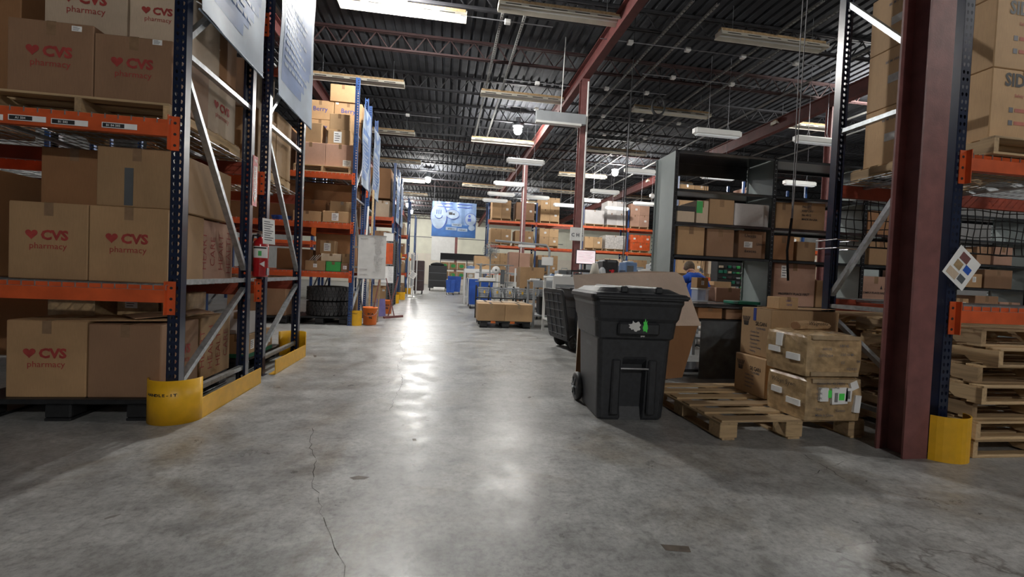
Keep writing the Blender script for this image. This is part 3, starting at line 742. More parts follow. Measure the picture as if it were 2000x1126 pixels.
# ------------------------------------------------------------------ cross aisle rack with tyres
def tyre(x, y, z, label, rz=0):
    t = thing('tyre', (x, y, z), label, 'tyre', 'off road tyres on the floor'); r = .445; w = .30
    b = MB(); b.smooth = True
    b.lathe([(.22, .03), (.30, .0), (.38, .01), (.415, .04), (.425, .09), (.425, w-.09), (.415, w-.04), (.38, w-.01), (.30, w), (.22, w-.03), (.21, w/2), (.22, .03)], n=40); b.build('carcass', 'rubber', t)
    b = MB(); n = 34
    for i in range(n):
        a = 2*math.pi*i/n
        for (za, zb, sk, ll) in ((.015, .085, .10, .058), (.095, .145, -.10, .05), (.155, .205, .10, .05), (.215, .285, -.10, .058)):
            for q in ((0,) if za in (.015, .215) else (0, .5)):
                aa = a+q*2*math.pi/n*.9+(.05 if sk > 0 else 0); r0, r1 = .415, r
                c, s = math.cos, math.sin; hw = ll/r/2*(1 if q == 0 and za in (.015, .215) else .62)
                vs = []
                for (rr) in (r0, r1):
                    for (az, zz) in ((aa-hw, za), (aa+hw, za), (aa+hw+sk*.35, zb), (aa-hw+sk*.35, zb)): vs.append((rr*c(az), rr*s(az), zz))
                b.add(vs, [(0, 3, 2, 1), (4, 5, 6, 7), (0, 1, 5, 4), (1, 2, 6, 5), (2, 3, 7, 6), (3, 0, 4, 7)])
    o = b.build('tread', 'rubber', t); o['kind'] = 'stuff'; t.rotation_euler[2] = rz; return t
plastic_pallet(-2.98, -1.90, 9.56, 10.6, .155, 'black plastic pallet carrying the two tyres')
tyre(-2.36, 10.03, .157, 'lower of the two black off road tyres'); tyre(-2.36, 10.03, .459, 'upper of the two black off road tyres', .12)
MC = 'cartons in the blue rack above the tyres'
pallet((-2.45, 10.0, 3.012), 1.07, 1.05, .13, 'wooden pallet on the upper level above the tyres', 'pallets up in the racks')
z = 3.145
o1 = carton(-2.98, -2.43, 9.58, 10.4, z, 3.60, 'pink kraft carton at left on the upper pallet above the tyres', MC, 'pink_kraft')
o2 = carton(-2.425, -1.87, 9.58, 10.4, z, 3.60, 'pink kraft carton with a white label, at right on the upper pallet', MC, 'pink_kraft', sticker=('f', .75, .2, .16, .12))
carton(-2.98, -2.52, 9.62, 10.2, 3.603, 4.0, 'plain orange brown carton standing on the left pink carton', MC, 'kraft')
carton(-2.40, -1.98, 9.62, 10.1, 3.603, 3.90, 'carton with a white notice below a smaller one', MC, 'kraft2', sticker=('f', .45, .5, .15, .22))
carton(-2.38, -2.0, 9.64, 10.1, 3.903, 4.22, 'small bright carton at the top of the upper pallet', MC, 'kraft2')
for (a, c, zz0, zz1, nm, yy) in ((-2.96, -2.42, 4.225, 4.62, 'left', 10.12), (-2.41, -1.85, 4.225, 4.62, 'right', 10.12), (-2.96, -2.42, 3.90, 4.22, 'lower left', 10.12), (-2.05, -1.85, 3.603, 4.22, 'lower right', 10.12)):
    o = carton(a, c, yy, yy+.4, zz0, zz1, 'brown carton with small blue lettering, %s, high above the tyres' % nm, MC, 'kraft', sticker=('f', .1, .93, .05, .04))
    if nm != 'lower right': write('Berry', o, (0, -.201, (zz1-zz0)*.45), (1, 0, 0), (0, 0, 1), .13, 'navyink', bold=0)
carton(-2.5, -1.98, 10.1, 10.5, 4.623, 4.98, 'film wrapped top carton with red print, below the roof', MC, 'kraft')
# level 2
carton(-2.98, -2.45, 9.52, 10.3, 2.040, 2.24, 'long low carton at left on the second level', MC, 'kraft2')
carton(-2.42, -1.89, 9.50, 9.95, 2.040, 2.26, 'bulging pale carton with a label beside the blue post', MC, 'kraft2', sticker=('f', .45, .5, .13, .15))
carton(-2.35, -1.90, 9.65, 10.1, 2.262, 2.48, 'pale carton perched on the bulging carton', MC, 'kraft2', rz=.15)
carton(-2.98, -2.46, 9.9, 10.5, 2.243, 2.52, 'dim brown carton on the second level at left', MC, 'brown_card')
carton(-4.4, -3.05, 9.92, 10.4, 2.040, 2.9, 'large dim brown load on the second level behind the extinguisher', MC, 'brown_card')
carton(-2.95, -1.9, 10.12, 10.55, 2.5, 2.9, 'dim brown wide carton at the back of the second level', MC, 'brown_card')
# level 1
lv = 1.070
for i, (a, c, h_, mt, st, nm) in enumerate(((-2.72, -2.34, .20, 'kraft', 1, 'open top kraft carton with white papers inside'), (-2.325, -2.05, .19, 'green', 0, 'small green and white box on the first level'), (-2.04, -1.89, .17, 'dark_kraft', 1, 'small dark carton with a yellow label'), )):
    carton(a, c, 9.50, 9.8, lv, lv+h_, nm, MC, mt, sticker=('f', .5, .5, .07, .07) if st else None)
carton(-2.14, -1.84, 9.5, 9.82, 1.24, 1.42, 'pale carton resting on the small dark carton', MC, 'kraft') if False else None
carton(-2.44, -2.06, 9.56, 9.84, 1.27, 1.42, 'flat pale carton on top of the green box', MC, 'pale_kraft')
carton(-2.04, -1.89, 9.56, 9.84, 1.24, 1.43, 'kraft carton on top of the small dark carton', MC, 'kraft')
carton(-2.48, -2.2, 9.62, 9.9, 1.423, 1.68, 'carton with a document pouch above the flat pale carton', MC, 'kraft', sticker=('f', .5, .5, .13, .16))
carton(-3.4, -2.75, 9.95, 10.4, lv, 1.5, 'dim brown carton on the first level behind the second rack post', MC, 'brown_card')
carton(-2.70, -1.9, 10.15, 10.55, lv, 1.85, 'wide dim brown carton across the back of the first level', MC, 'brown_card')
carton(-3.6, -2.98, 9.6, 10.2, .157, .72, 'brown carton on the floor left of the tyres', MC, 'dark_kraft') if False else None
plastic_pallet(-4.2, -3.03, 9.5, 10.6, .15, 'black plastic pallet left of the tyres')
carton(-3.6, -3.08, 9.56, 10.2, .153, .93, 'tall brown carton on the black pallet left of the tyres', MC, 'dark_kraft', sticker=('f', .6, .75, .12, .05))
carton(-4.15, -3.62, 9.56, 10.2, .153, .93, 'tall brown carton second left of the tyres', MC, 'dark_kraft')
t = thing('pennant', (-2.55, 9.44, 1.84), 'small orange pennant hanging from the beam above the first level', 'flag')
MB().add([(-.05, 0, .1), (.04, 0, .12), (.03, 0, -.1), (-.06, 0, -.06), (-.05, .004, .1), (.04, .004, .12), (.03, .004, -.1), (-.06, .004, -.06)], [(0, 3, 2, 1), (4, 5, 6, 7), (0, 1, 5, 4), (1, 2, 6, 5), (2, 3, 7, 6), (3, 0, 4, 7)]).build('flag_cloth', 'bucket', t)
t = thing('paper_tray', (-2.52, 9.55, 1.27), 'loose white papers sticking out of the open carton', 'papers')
b = MB()
for k in range(4): b.bar((-.13+.04*k, .0, .0), (-.05+.05*k, .02, .10+.01*k), .13, .003)
b.build('sheet', 'paper', t)
t = thing('blue_tub', (-3.25, 9.7, 2.04), 'shallow blue plastic tub on the second level', 'tub')
b = MB(); b.smooth = True; b.lathe([(.001, 0), (.15, 0), (.18, .08), (.19, .085), (.17, .08), (.14, .01), (.001, .01)], n=20); b.build('tub_shell', 'cart_blue', t)
for i, (xx, hh) in enumerate(((-3.35, .24), (-2.95, .22))):
    pass
# racks D..H loads: cartons at aisle end of each level
def aisle_loads(x, y, D, levels, word, tones=('kraft', 'kraft2', 'dark_kraft', 'pale_kraft')):
    rnd = random.Random(int(y*10)); lvn = ['floor', 'first', 'second', 'third']
    for li, zl in enumerate(levels):
        n = 2; zb = zl+.009
        if li == 0:
            zb = .003
        for j in range(n):
            d = D/2-.06; w_ = rnd.uniform(.45, .6); h_ = rnd.uniform(.42, .75)
            carton(x-.2-w_, x-.2, y+.05+j*(d+.03), y+.05+j*(d+.03)+d, zb, zb+h_, '%s %s carton, %s level, %s' % (['front', 'rear'][j], ['brown', 'tan', 'reddish', 'buff'][(li+j) % 4], lvn[li], word), 'cartons in the distant left racks', tones[(li+j) % 4], sticker=('f', .8, .85, .08, .06))
aisle_loads(XL, 11.0, 1.05, [0, 1.06, 2.03, 3.0], 'rack behind the buckets')
aisle_loads(XL, 16.45, 1.1, [0, 1.06, 2.03, 3.0], 'rack past the second cross aisle')
aisle_loads(XL, 17.95, 1.1, [0, 1.06, 2.03, 3.0], 'second rack past the second cross aisle')
aisle_loads(XL-.1, 24.0, 1.1, [0, 1.06, 2.03, 3.0], 'far rack second from the wall')
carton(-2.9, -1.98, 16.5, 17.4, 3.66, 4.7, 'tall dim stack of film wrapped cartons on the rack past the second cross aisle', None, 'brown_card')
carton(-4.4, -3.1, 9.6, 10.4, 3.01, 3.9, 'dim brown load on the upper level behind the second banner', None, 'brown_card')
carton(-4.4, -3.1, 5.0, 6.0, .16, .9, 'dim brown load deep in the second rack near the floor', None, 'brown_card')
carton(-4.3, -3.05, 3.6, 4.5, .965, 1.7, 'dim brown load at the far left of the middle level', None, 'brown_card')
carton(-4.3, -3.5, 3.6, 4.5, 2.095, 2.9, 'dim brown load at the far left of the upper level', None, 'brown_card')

# ------------------------------------------------------------------ banners on rack ends
def banner(y0, y1, z0, z1, label, x=XL+.026, seed=1):
    t = thing('vinyl_banner', (x, y0, z0), label, 'banner', 'printed banners on the rack ends'); L, H = y1-y0, z1-z0
    b = MB(); b.smooth = True; n, m = 14, 14; vs = []
    f = lambda u, v: .007*math.sin(5*u+seed)+.006*math.sin(9*v+3*u+seed*2)+.006*math.sin(12*(u*.6+v)+seed)
    for j in range(m+1):
        for i in range(n+1): vs.append((.02+f(i/n, j/m), L*i/n, H*j/m))
    k = len(vs); vs += [(x_-.003, y_, z_) for x_, y_, z_ in vs]
    fs = [[j*(n+1)+i, j*(n+1)+i+1, (j+1)*(n+1)+i+1, (j+1)*(n+1)+i] for j in range(m) for i in range(n)]
    fs += [[q+k for q in fc][::-1] for fc in fs]
    b.add(vs, fs); b.build('banner_cloth', 'vinyl', t)
    def patch(pts, mat, name, off=.0015):
        c = MB(); c.smooth = True; c.add([(.02+f(u, v)+off, L*u, H*v) for u, v in pts], [list(range(len(pts)))]); c.build(name, mat, t)
    def strip(u0, u1, v0, v1, mat, name, off=.0015, n=8):
        c = MB(); c.smooth = True; vv = []
        for q in range(n+1):
            u = u0+(u1-u0)*q/n
            for v in (v0, v1): vv.append((.02+f(u, v)+off, L*u, H*v))
        c.add(vv, [[2*q, 2*q+2, 2*q+3, 2*q+1] for q in range(n)]); return c.build(name, mat, t)
    # blue field with a slanted lower corner, made of bands
    for q in range(10):
        v0 = .10+q*.062; strip(.08, .92-max(0, .30-q*.09), v0, v0+.063, 'mblue', 'blue_field')
    for q in range(10):
        v = .20+q*.042; w_ = [.55, .6, .5, .62, .4, .6, .58, .48, .6, .35][(q+seed) % 10]
        u = .14
        while u < .14+w_:
            l = .05+.04*((q*7+int(u*50)) % 3); strip(u, u+l, v, v+.019, 'vinyl', 'text_line', .004, 2); u += l+.02
    strip(.10, .62, .60, .655, 'vinyl', 'heading_line', .004)
    # ring emblem
    for (r0, r1, mm, off) in ((.30, .42, 'lblue', .003), (.16, .27, 'mblue', .004)):
        c = MB(); c.smooth = True; vv = []
        for q in range(25):
            a = math.pi*(1.02+.96*q/24)
            for r in (r0, r1): u, v = .5+r*math.cos(a)*.95, .98+r*math.sin(a)*.62; vv.append((.02+f(u, v)+off, L*u, H*v))
        c.add(vv, [[2*q, 2*q+1, 2*q+3, 2*q+2] for q in range(24)]); c.build('ring_emblem', mm, t)
    MB().tube([(.018, 0, 0), (.018, L, 0)], .008, 6).build('hem', 'vinyl', t)
    for yy in (.02, L-.02): MB().tube([(.028, yy, .04), (-.012, yy, .06)], .004, 6).build('tie', 'paper', t)
    return t
banner(3.50, 4.62, 2.875, 4.55, 'blue and white vinyl banner on the nearest left rack end', seed=1)
banner(5.0, 6.16, 2.875, 4.7, 'blue and white vinyl banner on the second rack end', seed=2)
banner(9.72, 10.62, 2.87, 4.5, 'blue and white banner on the rack above the whiteboard', seed=3)
banner(11.2, 12.15, 2.87, 4.5, 'blue and white banner on the rack behind the buckets', seed=4)
banner(16.55, 17.55, 2.87, 4.5, 'distant narrow banner past the second cross aisle', seed=5)
banner(18.05, 19.0, 2.87, 4.5, 'second distant narrow banner past the second cross aisle', seed=6)

# ------------------------------------------------------------------ extinguisher, notices
p = at(504, 540, 1, 4.86)
t = thing('fire_extinguisher', (p.x+.015, 4.865, p.z), 'red fire extinguisher hanging on the navy post', 'extinguisher')
H_ = at(504, 466, 1, 4.86).z-p.z; r = .073
b = MB(); b.smooth = True; b.lathe([(.001, 0), (r-.008, 0), (r, .012), (r, H_-.06), (r-.012, H_-.025), (.03, H_), (.018, H_+.02), (.001, H_+.02)], n=28); b.build('cylinder_body', 'red', t)
b = MB(); b.smooth = True; b.lathe([(r+.001, H_*.50), (r+.001, H_*.80)], n=20, a0=-2.4, a1=-.2); lbl = b.build('instruction_label', 'paper', t)
b = MB(); b.lathe([(r+.0018, H_*.74), (r+.0018, H_*.78)], n=12, a0=-2.2, a1=-.5); b.build('label_band', 'ink', lbl)
b = MB(); b.lathe([(r+.0018, H_*.55), (r+.0018, H_*.68)], n=6, a0=-1.5, a1=-1.1); b.build('label_picture', 'green', lbl)
b = MB(); b.add([(.02, -r-.001, H_*.34), (.06, -r*.6-.01, H_*.42), (.06, -r*.6-.01, H_*.26)], [(0, 2, 1)]); b.build('white_mark', 'paper', t)
b = MB(); b.tube([(0, 0, H_+.01), (0, 0, H_+.05)], .017, 10); b.build('valve', 'chrome', t)
b = MB(); b.bar((-.09, 0, H_+.055), (.03, 0, H_+.06), .02, .01); b.bar((-.09, 0, H_+.095), (.03, 0, H_+.065), .02, .008); b.build('handle', 'chrome', t)
b = MB(); b.smooth = True; b.tube([(.0, -.02, H_+.03), (-.05, -.05, H_+.03), (-.055, -.085, H_-.06), (-.045, -.088, H_*.5), (-.05, -.086, H_*.3)], .011, 8); b.build('hose', 'black', t)
b = MB(); b.tube([(-.05, -.086, H_*.30), (-.05, -.086, H_*.14)], .014, 8, r2=.019); b.build('nozzle', 'black', t)
b = MB(); b.box(.055, .075, -.03, .03, .02, .09); b.build('bracket', 'chrome', t)
# arrow sign
p0, p1 = at(497, 303, 0, XL+.01), at(497, 402, 0, XL+.01)
t = thing('arrow_sign', (XL+.008, 4.60, p1.z), 'narrow red and white arrow sign pointing down at the extinguisher', 'sign'); h = p0.z-p1.z
b = MB(); b.box(-.003, 0, -.05, .055, .0, h); b.build('sign_plate', 'red', t)
MB().box(0, .002, -.03, .035, h*.22, h*.80).build('white_panel', 'paper', t)
b = MB(); b.add([(.0025, -.035, h*.22), (.0025, .04, h*.22), (.0025, .0, h*.05)], [(0, 2, 1)]); b.build('arrow_head', 'paper', t)
write('FIRE', t, (.002, 0, h*.88), (0, 1, 0), (0, 0, 1), .035, 'paper'); write('EXTINGUISHER', t, (.003, .008, h*.5), (0, 0, 1), (0, -1, 0), .045, 'red', bold=.02)
# hanging laminated sheet by extinguisher
def sheet(c, yd, up, w, h, label, name='notice_sheet', lines=9, pics=False):
    t = thing(name, c, label, 'notice'); X = Vector(yd).normalized(); Z = Vector(up).normalized(); N = X.cross(Z)
    def q(u0, u1, v0, v1, off, nm, mat, par, th=.0012):
        b = MB(); vs = []
        for o in (off, off+th):
            for (u, v) in ((u0, v0), (u1, v0), (u1, v1), (u0, v1)): vs.append(X*u+Z*v+N*o)
        b.add(vs, [(0, 3, 2, 1), (4, 5, 6, 7), (0, 1, 5, 4), (1, 2, 6, 5), (2, 3, 7, 6), (3, 0, 4, 7)]); return b.build(nm, mat, par)
    s_ = q(-w/2, w/2, -h/2, h/2, 0, 'sheet', 'paper', t)
    if pics:
        for (u, v, a, c2, mt) in ((-.03, .085, .10, .07, 'maroon'), (.055, .02, .075, .06, 'cart_blue'), (-.045, .0, .08, .07, 'bale'), (-.05, -.09, .12, .07, 'pale_kraft'), (.055, -.075, .075, .06, 'dgrey')): q(u*.8-a*.39, u*.8+a*.39, v*.8-c2*.39, v*.8+c2*.39, .0015, 'photo_print', mt, t)
    else:
        for i in range(lines):
            v = h*.38-i*h*.8/lines; q(-w*.38, w*(.1+.26*((i*5) % 3)/2), v-.004, v+.004, .0015, 'text_line', 'pencil', t)
    return t
c = at(525, 452, 0, XL+.05); sheet(c, (0.35, 1, 0), (0, -.12, 1), .17, .25, 'white laminated sheet hanging beside the extinguisher')
c = at(1878, 523, 1, 2.655); sheet(c, (1, 0, -.75), (.75, 0, 1), .215, .235, 'white laminated photo sheet hung cornerwise on the right navy post', pics=True)
c = at(1862, 523, 1, 2.66)

# whiteboard and end panels on rack C/D
def board(x0, x1, y, z0, z1, label, mat='paper', lines=True, seedn=1):
    t = thing('whiteboard', ((x0+x1)/2, y, z0), label, 'board'); w = (x1-x0)/2; h = z1-z0; rnd = random.Random(seedn)
    MB().cbox(-w, w, -.01, .01, 0, h, .003).build('panel', mat, t)
    MB().box(-w-.006, w+.006, -.014, .012, -.008, .004).build('frame_edge', 'grey', t); MB().box(-w-.006, w+.006, -.014, .012, h-.004, h+.008).build('frame_edge', 'grey', t)
    if lines:
        b = MB()
        for i in range(22):
            zz = h*(.95-.038*i); a = w*rnd.uniform(.1, .35); l = rnd.uniform(.1, .5)*w
            while a < w*.9 and l > 0:
                s_ = rnd.uniform(.015, .05); b.bar((a, -.0115, zz+rnd.uniform(-.004, .004)), (a+s_, -.0115, zz+rnd.uniform(-.006, .006)), .002, .003, (0, 1, 0)); a += s_+.01; l -= s_
        for zz in (h*.93, h*.22, h*.1): b.bar((-w*.85, -.0115, zz), (-w*.3, -.0115, zz), .002, .004, (0, 1, 0))
        o = b.build('handwriting', 'pencil', t); o['kind'] = 'stuff'
    return t
_wb = board(-1.71, -1.17, 9.44, .955, 1.815, 'large white board covered with handwriting beside the blue post')
MB().box(-.37, -.1, .005, .018, .60, .64).build('bracket', 'galv', _wb); MB().box(-.37, -.1, .005, .018, .2, .24).build('bracket', 'galv', _wb)
_wb = board(-1.62, -1.30, 12.14, .82, 1.25, 'small grey notice board above the second orange bucket', 'paper')
MB().box(-.37, -.1, .005, .018, .2, .24).build('bracket', 'galv', _wb)
for i, (y, z0, z1, mt, nm) in enumerate(((12.14, 1.3, 1.85, 'orange', 'orange and white poster above the small notice board'), (12.14, 1.9, 2.1, 'white', 'small white notice above the orange poster'))):
    _wb = board(-1.58, -1.33, y, z0, z1, nm, mt, lines=(i == 0), seedn=i+5); MB().box(-.40, -.1, .005, .018, .08, .11).build('bracket', 'galv', _wb)

# buckets, brooms, timbers
def bucket(x, y, label):
    t = thing('bucket', (x, y, 0), label, 'bucket', 'orange buckets at the rack end'); b = MB(); b.smooth = True
    b.lathe([(.001, 0), (.128, 0), (.132, .005), (.146, .30), (.152, .30), (.152, .335), (.155, .335), (.155, .35), (.148, .365), (.142, .365), (.142, .33), (.126, .01), (.001, .01)], n=28); b.build('bucket_shell', 'bucket', t)
    b = MB(); b.tube([(.155*math.cos(a), .155*math.sin(a)-.0, .31-.13*abs(math.sin((a+math.pi)/1))) for a in [math.pi+math.pi*k/12 for k in range(13)]], .003, 6); b.build('bail_handle', 'galv', t)
    write('BCA', t, (.03, -.1425, .21), (1, 0, 0), (0, 0, 1), .06, 'ink', bold=.04); write('96', t, (.03, -.138, .13), (1, 0, 0), (0, 0, 1), .07, 'ink', bold=.04)
    return t
bucket(-1.49, 9.78, 'orange bucket nearest to the tyres'); bucket(-1.48, 12.42, 'orange bucket beyond the brush, second along the rack end')
def stick(p, q, r, mat, nm, label, cat='pole'):
    t = thing(nm, p, label, cat); d = Vector(q)-Vector(p); MB().tube([(0, 0, 0), tuple(d)], r, 8).build('shaft', mat, t); return t
t = thing('timber_post', (-1.40, 10.2, 0), 'pale plywood plank leaning behind the first bucket', 'plank'); b = MB(); b.bar((0, 0, 0), (.03, .12, 1.35), .13, .02, (1, 0, 0)); b.build('plank_body', 'woody', t)
t = thing('timber_post', (-1.62, 10.5, 1.0), 'pale plank standing above the white board', 'plank'); MB().bar((0, 0, -.97), (.0, .02, 1.9), .03, .11, (0, 1, 0)).build('plank_body', 'woody', t)
stick((-1.62, 9.62, .30), (-1.70, 9.55, .98), .013, 'dgrey', 'broom_handle', 'dark broom handle leaning beside the yellow post guard')
stick((-1.43, 9.82, .30), (-1.35, 10.0, .98), .013, 'maroon', 'broom_handle', 'brown broom handle standing in the first bucket')
stick((-1.30, 11.3, .02), (-1.12, 11.6, 1.0), .016, 'maroon', 'broom_handle', 'red broom handle leaning between the two orange buckets')
t = thing('push_broom', (-1.12, 10.95, 0), 'brown push broom head lying on the floor by the buckets', 'broom')
MB().bar((-.22, -.12, .05), (.18, .12, .07), .08, .05).build('brush_head', 'maroon', t); MB().tube([(0, 0, .08), (-.25, .3, .95)], .012, 8).build('handle', 'maroon', t)
t = thing('dust_pan', (-1.45, 11.25, 0), 'purple dust pan standing behind the brush', 'dustpan'); MB().bar((0, 0, .03), (-.03, .05, .45), .2, .02, (0, 1, 0)).build('pan', 'purple', t)
t = thing('fluorescent_tubes', (-1.66, 9.66, 0), 'white tube leaning against the blue post above the board', 'tube'); MB().tube([(0, 0, 0), (.02, .38, 2.47)], .02, 8).build('tube_body', 'white', t)

# ------------------------------------------------------------------ wheeled bins
def rr(w0, w1, d0, d1, z, r=.05, notch=0, nw=(0, 0), n=4):
    """rounded rectangle ring with an optional notch in the front (-Y) side"""
    pts = []
    for (cx, cy, a0) in ((w0+r, d0+r, math.pi), ):
        for k in range(n+1): a = a0+math.pi/2*k/n; pts.append((cx+r*math.cos(a), cy+r*math.sin(a), z))
    pts += [(nw[0], d0, z), (nw[0]+.015, d0+notch, z), (nw[1]-.015, d0+notch, z), (nw[1], d0, z)]
    for (cx, cy, a0) in ((w1-r, d0+r, -math.pi/2), (w1-r, d1-r, 0), (w0+r, d1-r, math.pi/2)):
        for k in range(n+1): a = a0+math.pi/2*k/n; pts.append((cx+r*math.cos(a), cy+r*math.sin(a), z))
    return pts
def wheeled_bin(loc, rz, label, lid='closed'):
    t = thing('wheeled_bin', loc, label, 'bin', None, rz)
    b = MB(); b.smooth = False; N = (-.10, .10); R = []
    # z, half width, front y, back y, notch depth, corner radius
    for (z, hw, f, bk, nt, r) in ((.0, .265, -.29, .20, .0, .05), (.02, .275, -.30, .24, .02, .05), (.10, .28, -.305, .29, .05, .05), (.45, .292, -.322, .315, .05, .05), (.50, .294, -.325, .318, .01, .05), (.52, .295, -.325, .318, 0, .05),
                                 (.655, .300, -.332, .322, 0, .05), (.675, .325, -.352, .33, 0, .06), (.80, .335, -.365, .335, 0, .06), (.83, .35, -.38, .34, 0, .06), (.93, .362, -.40, .345, 0, .06), (.955, .375, -.415, .355, 0, .07), (.985, .375, -.415, .355, 0, .07)):
        R.append(rr(-hw, hw, f, bk, z, r, nt, N))
    b.loft(R); b.build('bin_body', 'bin', t)
    # raised side ribs and front panel frame
    for s in (-1, 1):
        MB().cbox(s*.15-.035, s*.15+.035, -.345, -.30, .05, .50, .012).build('moulded_rib', 'bin', t)
    MB().cbox(-.17, .17, -.40, -.36, .70, .80, .015).build('moulded_panel', 'bin', t)
    b = MB(); b.tube([(-.115, -.335, .425), (.115, -.335, .425)], .011, 10); b.build('grab_bar', 'chrome', t)
    b = MB(); b.tube([(-.35, .30, .12), (.35, .30, .12)], .012, 8); b.build('axle', 'galv', t)
    for s in (-1, 1):
        b = MB(); b.smooth = True; b.lathe([(.03, -.03), (.10, -.03), (.125, -.022), (.13, 0), (.125, .022), (.10, .03), (.03, .03)], (s*.30, .30, .13), 24, axis='x'); w_ = b.build('wheel', 'rubber', t)
        b = MB()
        for k in range(6): a = math.pi*k/3; b.bar((s*.334, .30, .13), (s*.334, .30+.085*math.cos(a), .13+.085*math.sin(a)), .014, .01, (1, 0, 0))
        b.build('spokes', 'dgrey', w_)
    b = MB(); b.tube([(-.27, .36, .93), (-.27, .42, .965), (.27, .42, .965), (.27, .36, .93)], .014, 8); b.build('handle_bar', 'bin', t)
    lt = MB(); w_, f, bk = .395, -.445, .36
    lt.loft([rr(-w_, w_, f, bk, 0, .07), rr(-w_, w_, f, bk, .03, .07), rr(-w_+.015, w_-.015, f+.015, bk-.01, .045, .06), rr(-w_+.05, w_-.05, f+.06, bk-.03, .05, .06), rr(-w_+.10, w_-.10, f+.14, bk-.06, .085, .08), rr(-w_+.13, w_-.13, f+.18, bk-.1, .088, .08)])
    for s in (-1, 1): lt.cbox(s*.14-.03, s*.14+.03, f+.03, bk-.03, .048, .10, .01)
    lt.cbox(-w_+.02, w_-.02, f-.012, f+.03, .012, .034, .004)
    lo = lt.build('lid', 'bin', t)
    if lid == 'closed': lo.location = (0, 0, .985)
    else: 
        lo.location = (0, .56, .60); lo.rotation_euler = (math.radians(80), 0, 0)
        q = MB()
        for k in range(6): q.box(-w_+.05, w_-.05, f+.08+k*.13, f+.09+k*.13, -.012, .002)
        for k in range(3): q.box(-.2+.2*k-.005, -.2+.2*k+.005, f+.05, bk-.05, -.012, .002)
        q.build('inner_ribs', 'dgrey', lo)
    return t
b1 = wheeled_bin((1.555, 3.78, 0), math.radians(-3), 'large charcoal wheeled bin with a peeling green and white sticker')
# torn sticker: irregular patches
def blot(parent, cx, cz, rx, rz_, mat, seed, y=-.372, name='torn_sticker', n=22):
    rnd = random.Random(seed); b = MB(); pts = []
    for k in range(n):
        a = 2*math.pi*k/n; q = rnd.uniform(.55, 1.1); pts.append((cx+rx*q*math.cos(a), y, cz+rz_*q*math.sin(a)))
    b.add(pts, [list(range(n))]); return b.build(name, mat, parent)
blot(b1, -.035, .775, .055, .045, 'white', 3, -.402); blot(b1, -.0, .735, .045, .035, 'white', 5, -.3725); blot(b1, .045, .775, .024, .06, 'lime', 9, -.4025); blot(b1, .05, .74, .036, .03, 'green', 11, -.373); blot(b1, .04, .70, .022, .02, 'white', 13, -.3655)
write('REHRIG', b1, (-.302, -.05, .57), (0, -1, 0), (0, 0, 1), .045, 'dgrey', bold=0)
b2 = wheeled_bin((2.33, 7.2, 0), math.radians(98), 'black wheeled bin standing behind, its lid hanging open to the left', lid='open')
b3 = wheeled_bin((3.05, 8.0, 0), math.radians(-60), 'black wheeled bin mostly hidden behind the cardboard sheet') if False else None

# ------------------------------------------------------------------ big cardboard sheet and foam board behind the bin
t = thing('cardboard_sheet', (0, 0, 0), 'huge folded cardboard sheet leaning behind the charcoal bin', 'cardboard')
b = MB(); y0 = 4.36
P = [(1.345, y0+.05, .02), (1.34, y0, .66), (2.60, y0-.02, .70), (2.47, y0, .16)]
b.add([(x, y, z) for x, y, z in P]+[(x, y+.008, z) for x, y, z in P], [(0, 3, 2, 1), (4, 5, 6, 7), (0, 1, 5, 4), (1, 2, 6, 5), (2, 3, 7, 6), (3, 0, 4, 7)]); b.build('lower_panel', 'brown_card', t)
P = [(1.34, y0, .665), (1.30, y0+.14, 1.165), (2.10, y0+.18, 1.24), (2.46, y0+.22, 1.245), (2.53, y0+.2, 1.2), (2.63, y0-.03, .70)]
b = MB(); b.add([(x, y, z) for x, y, z in P]+[(x, y+.008, z) for x, y, z in P], [(0, 5, 4, 3, 2, 1), (6, 7, 8, 9, 10, 11)]+[[i, (i+1) % 6, 6+(i+1) % 6, 6+i] for i in range(6)]); b.build('upper_panel', 'sheet_lit', t)
t = thing('foam_board', (1.96, 5.8, 0), 'tall cream foam board standing on edge between the two bins', 'board'); MB().cbox(-.03, .03, -.55, .55, 0, 1.04, .004).build('board_slab', 'cream', t)

# ------------------------------------------------------------------ foreground pallet with crushed cartons
fp = pallet((2.62, 3.60, 0), 1.22, 1.16, .145, 'wooden block pallet in front, half loaded with crushed cartons', None, math.radians(1), blocks=True, nb=6, bw=.115)
def crushed(cx, cy, z0, w, d, h, label, seed, mat='bale', sag=.02, rz=0, top_bulge=.02):
    t = thing('crushed_carton', (cx, cy, z0), label, 'box', None, rz); rnd = random.Random(seed)
    bm = bmesh.new(); bmesh.ops.create_cube(bm, size=1)
    bmesh.ops.subdivide_edges(bm, edges=bm.edges[:], cuts=9, use_grid_fill=True)
    for v in bm.verts:
        x, y, z = v.co.x*w, v.co.y*d, (v.co.z+.5)*h
        n1 = math.sin(7*x/w+seed)+math.sin(11*y/d+2*seed)+math.sin(9*z/h*1.3+seed*3+4*x/w)
        ex = abs(v.co.x) > .49; ey = abs(v.co.y) > .49; ez = v.co.z > .49
        e = (ex+ey+ez); q = .0028*n1+rnd.uniform(-.0025, .0025)
        k = 1-.03*(e >= 2)
        bul = .008*math.sin(math.pi*z/h)
        x *= (1+(bul/w*2 if ex else 0))*k; y *= (1+(bul/d*2 if ey else 0))*k
        if ex: x += q
        if ey: y += q*1.3
        if ez: z += q+top_bulge*math.cos(math.pi*v.co.x)*math.cos(math.pi*v.co.y)-(.012 if e >= 2 else 0)
        v.co = Vector((x, y, max(z, 0)))
    me = bpy.data.meshes.new('carton_body'); bm.to_mesh(me); bm.free(); me.materials.append(M[mat]); put('carton_body', me, t)
    return t
cA = crushed(2.915, 3.19, .148, .47, .40, .325, 'lower crushed carton with green dots and shipping labels on the front pallet', 3)
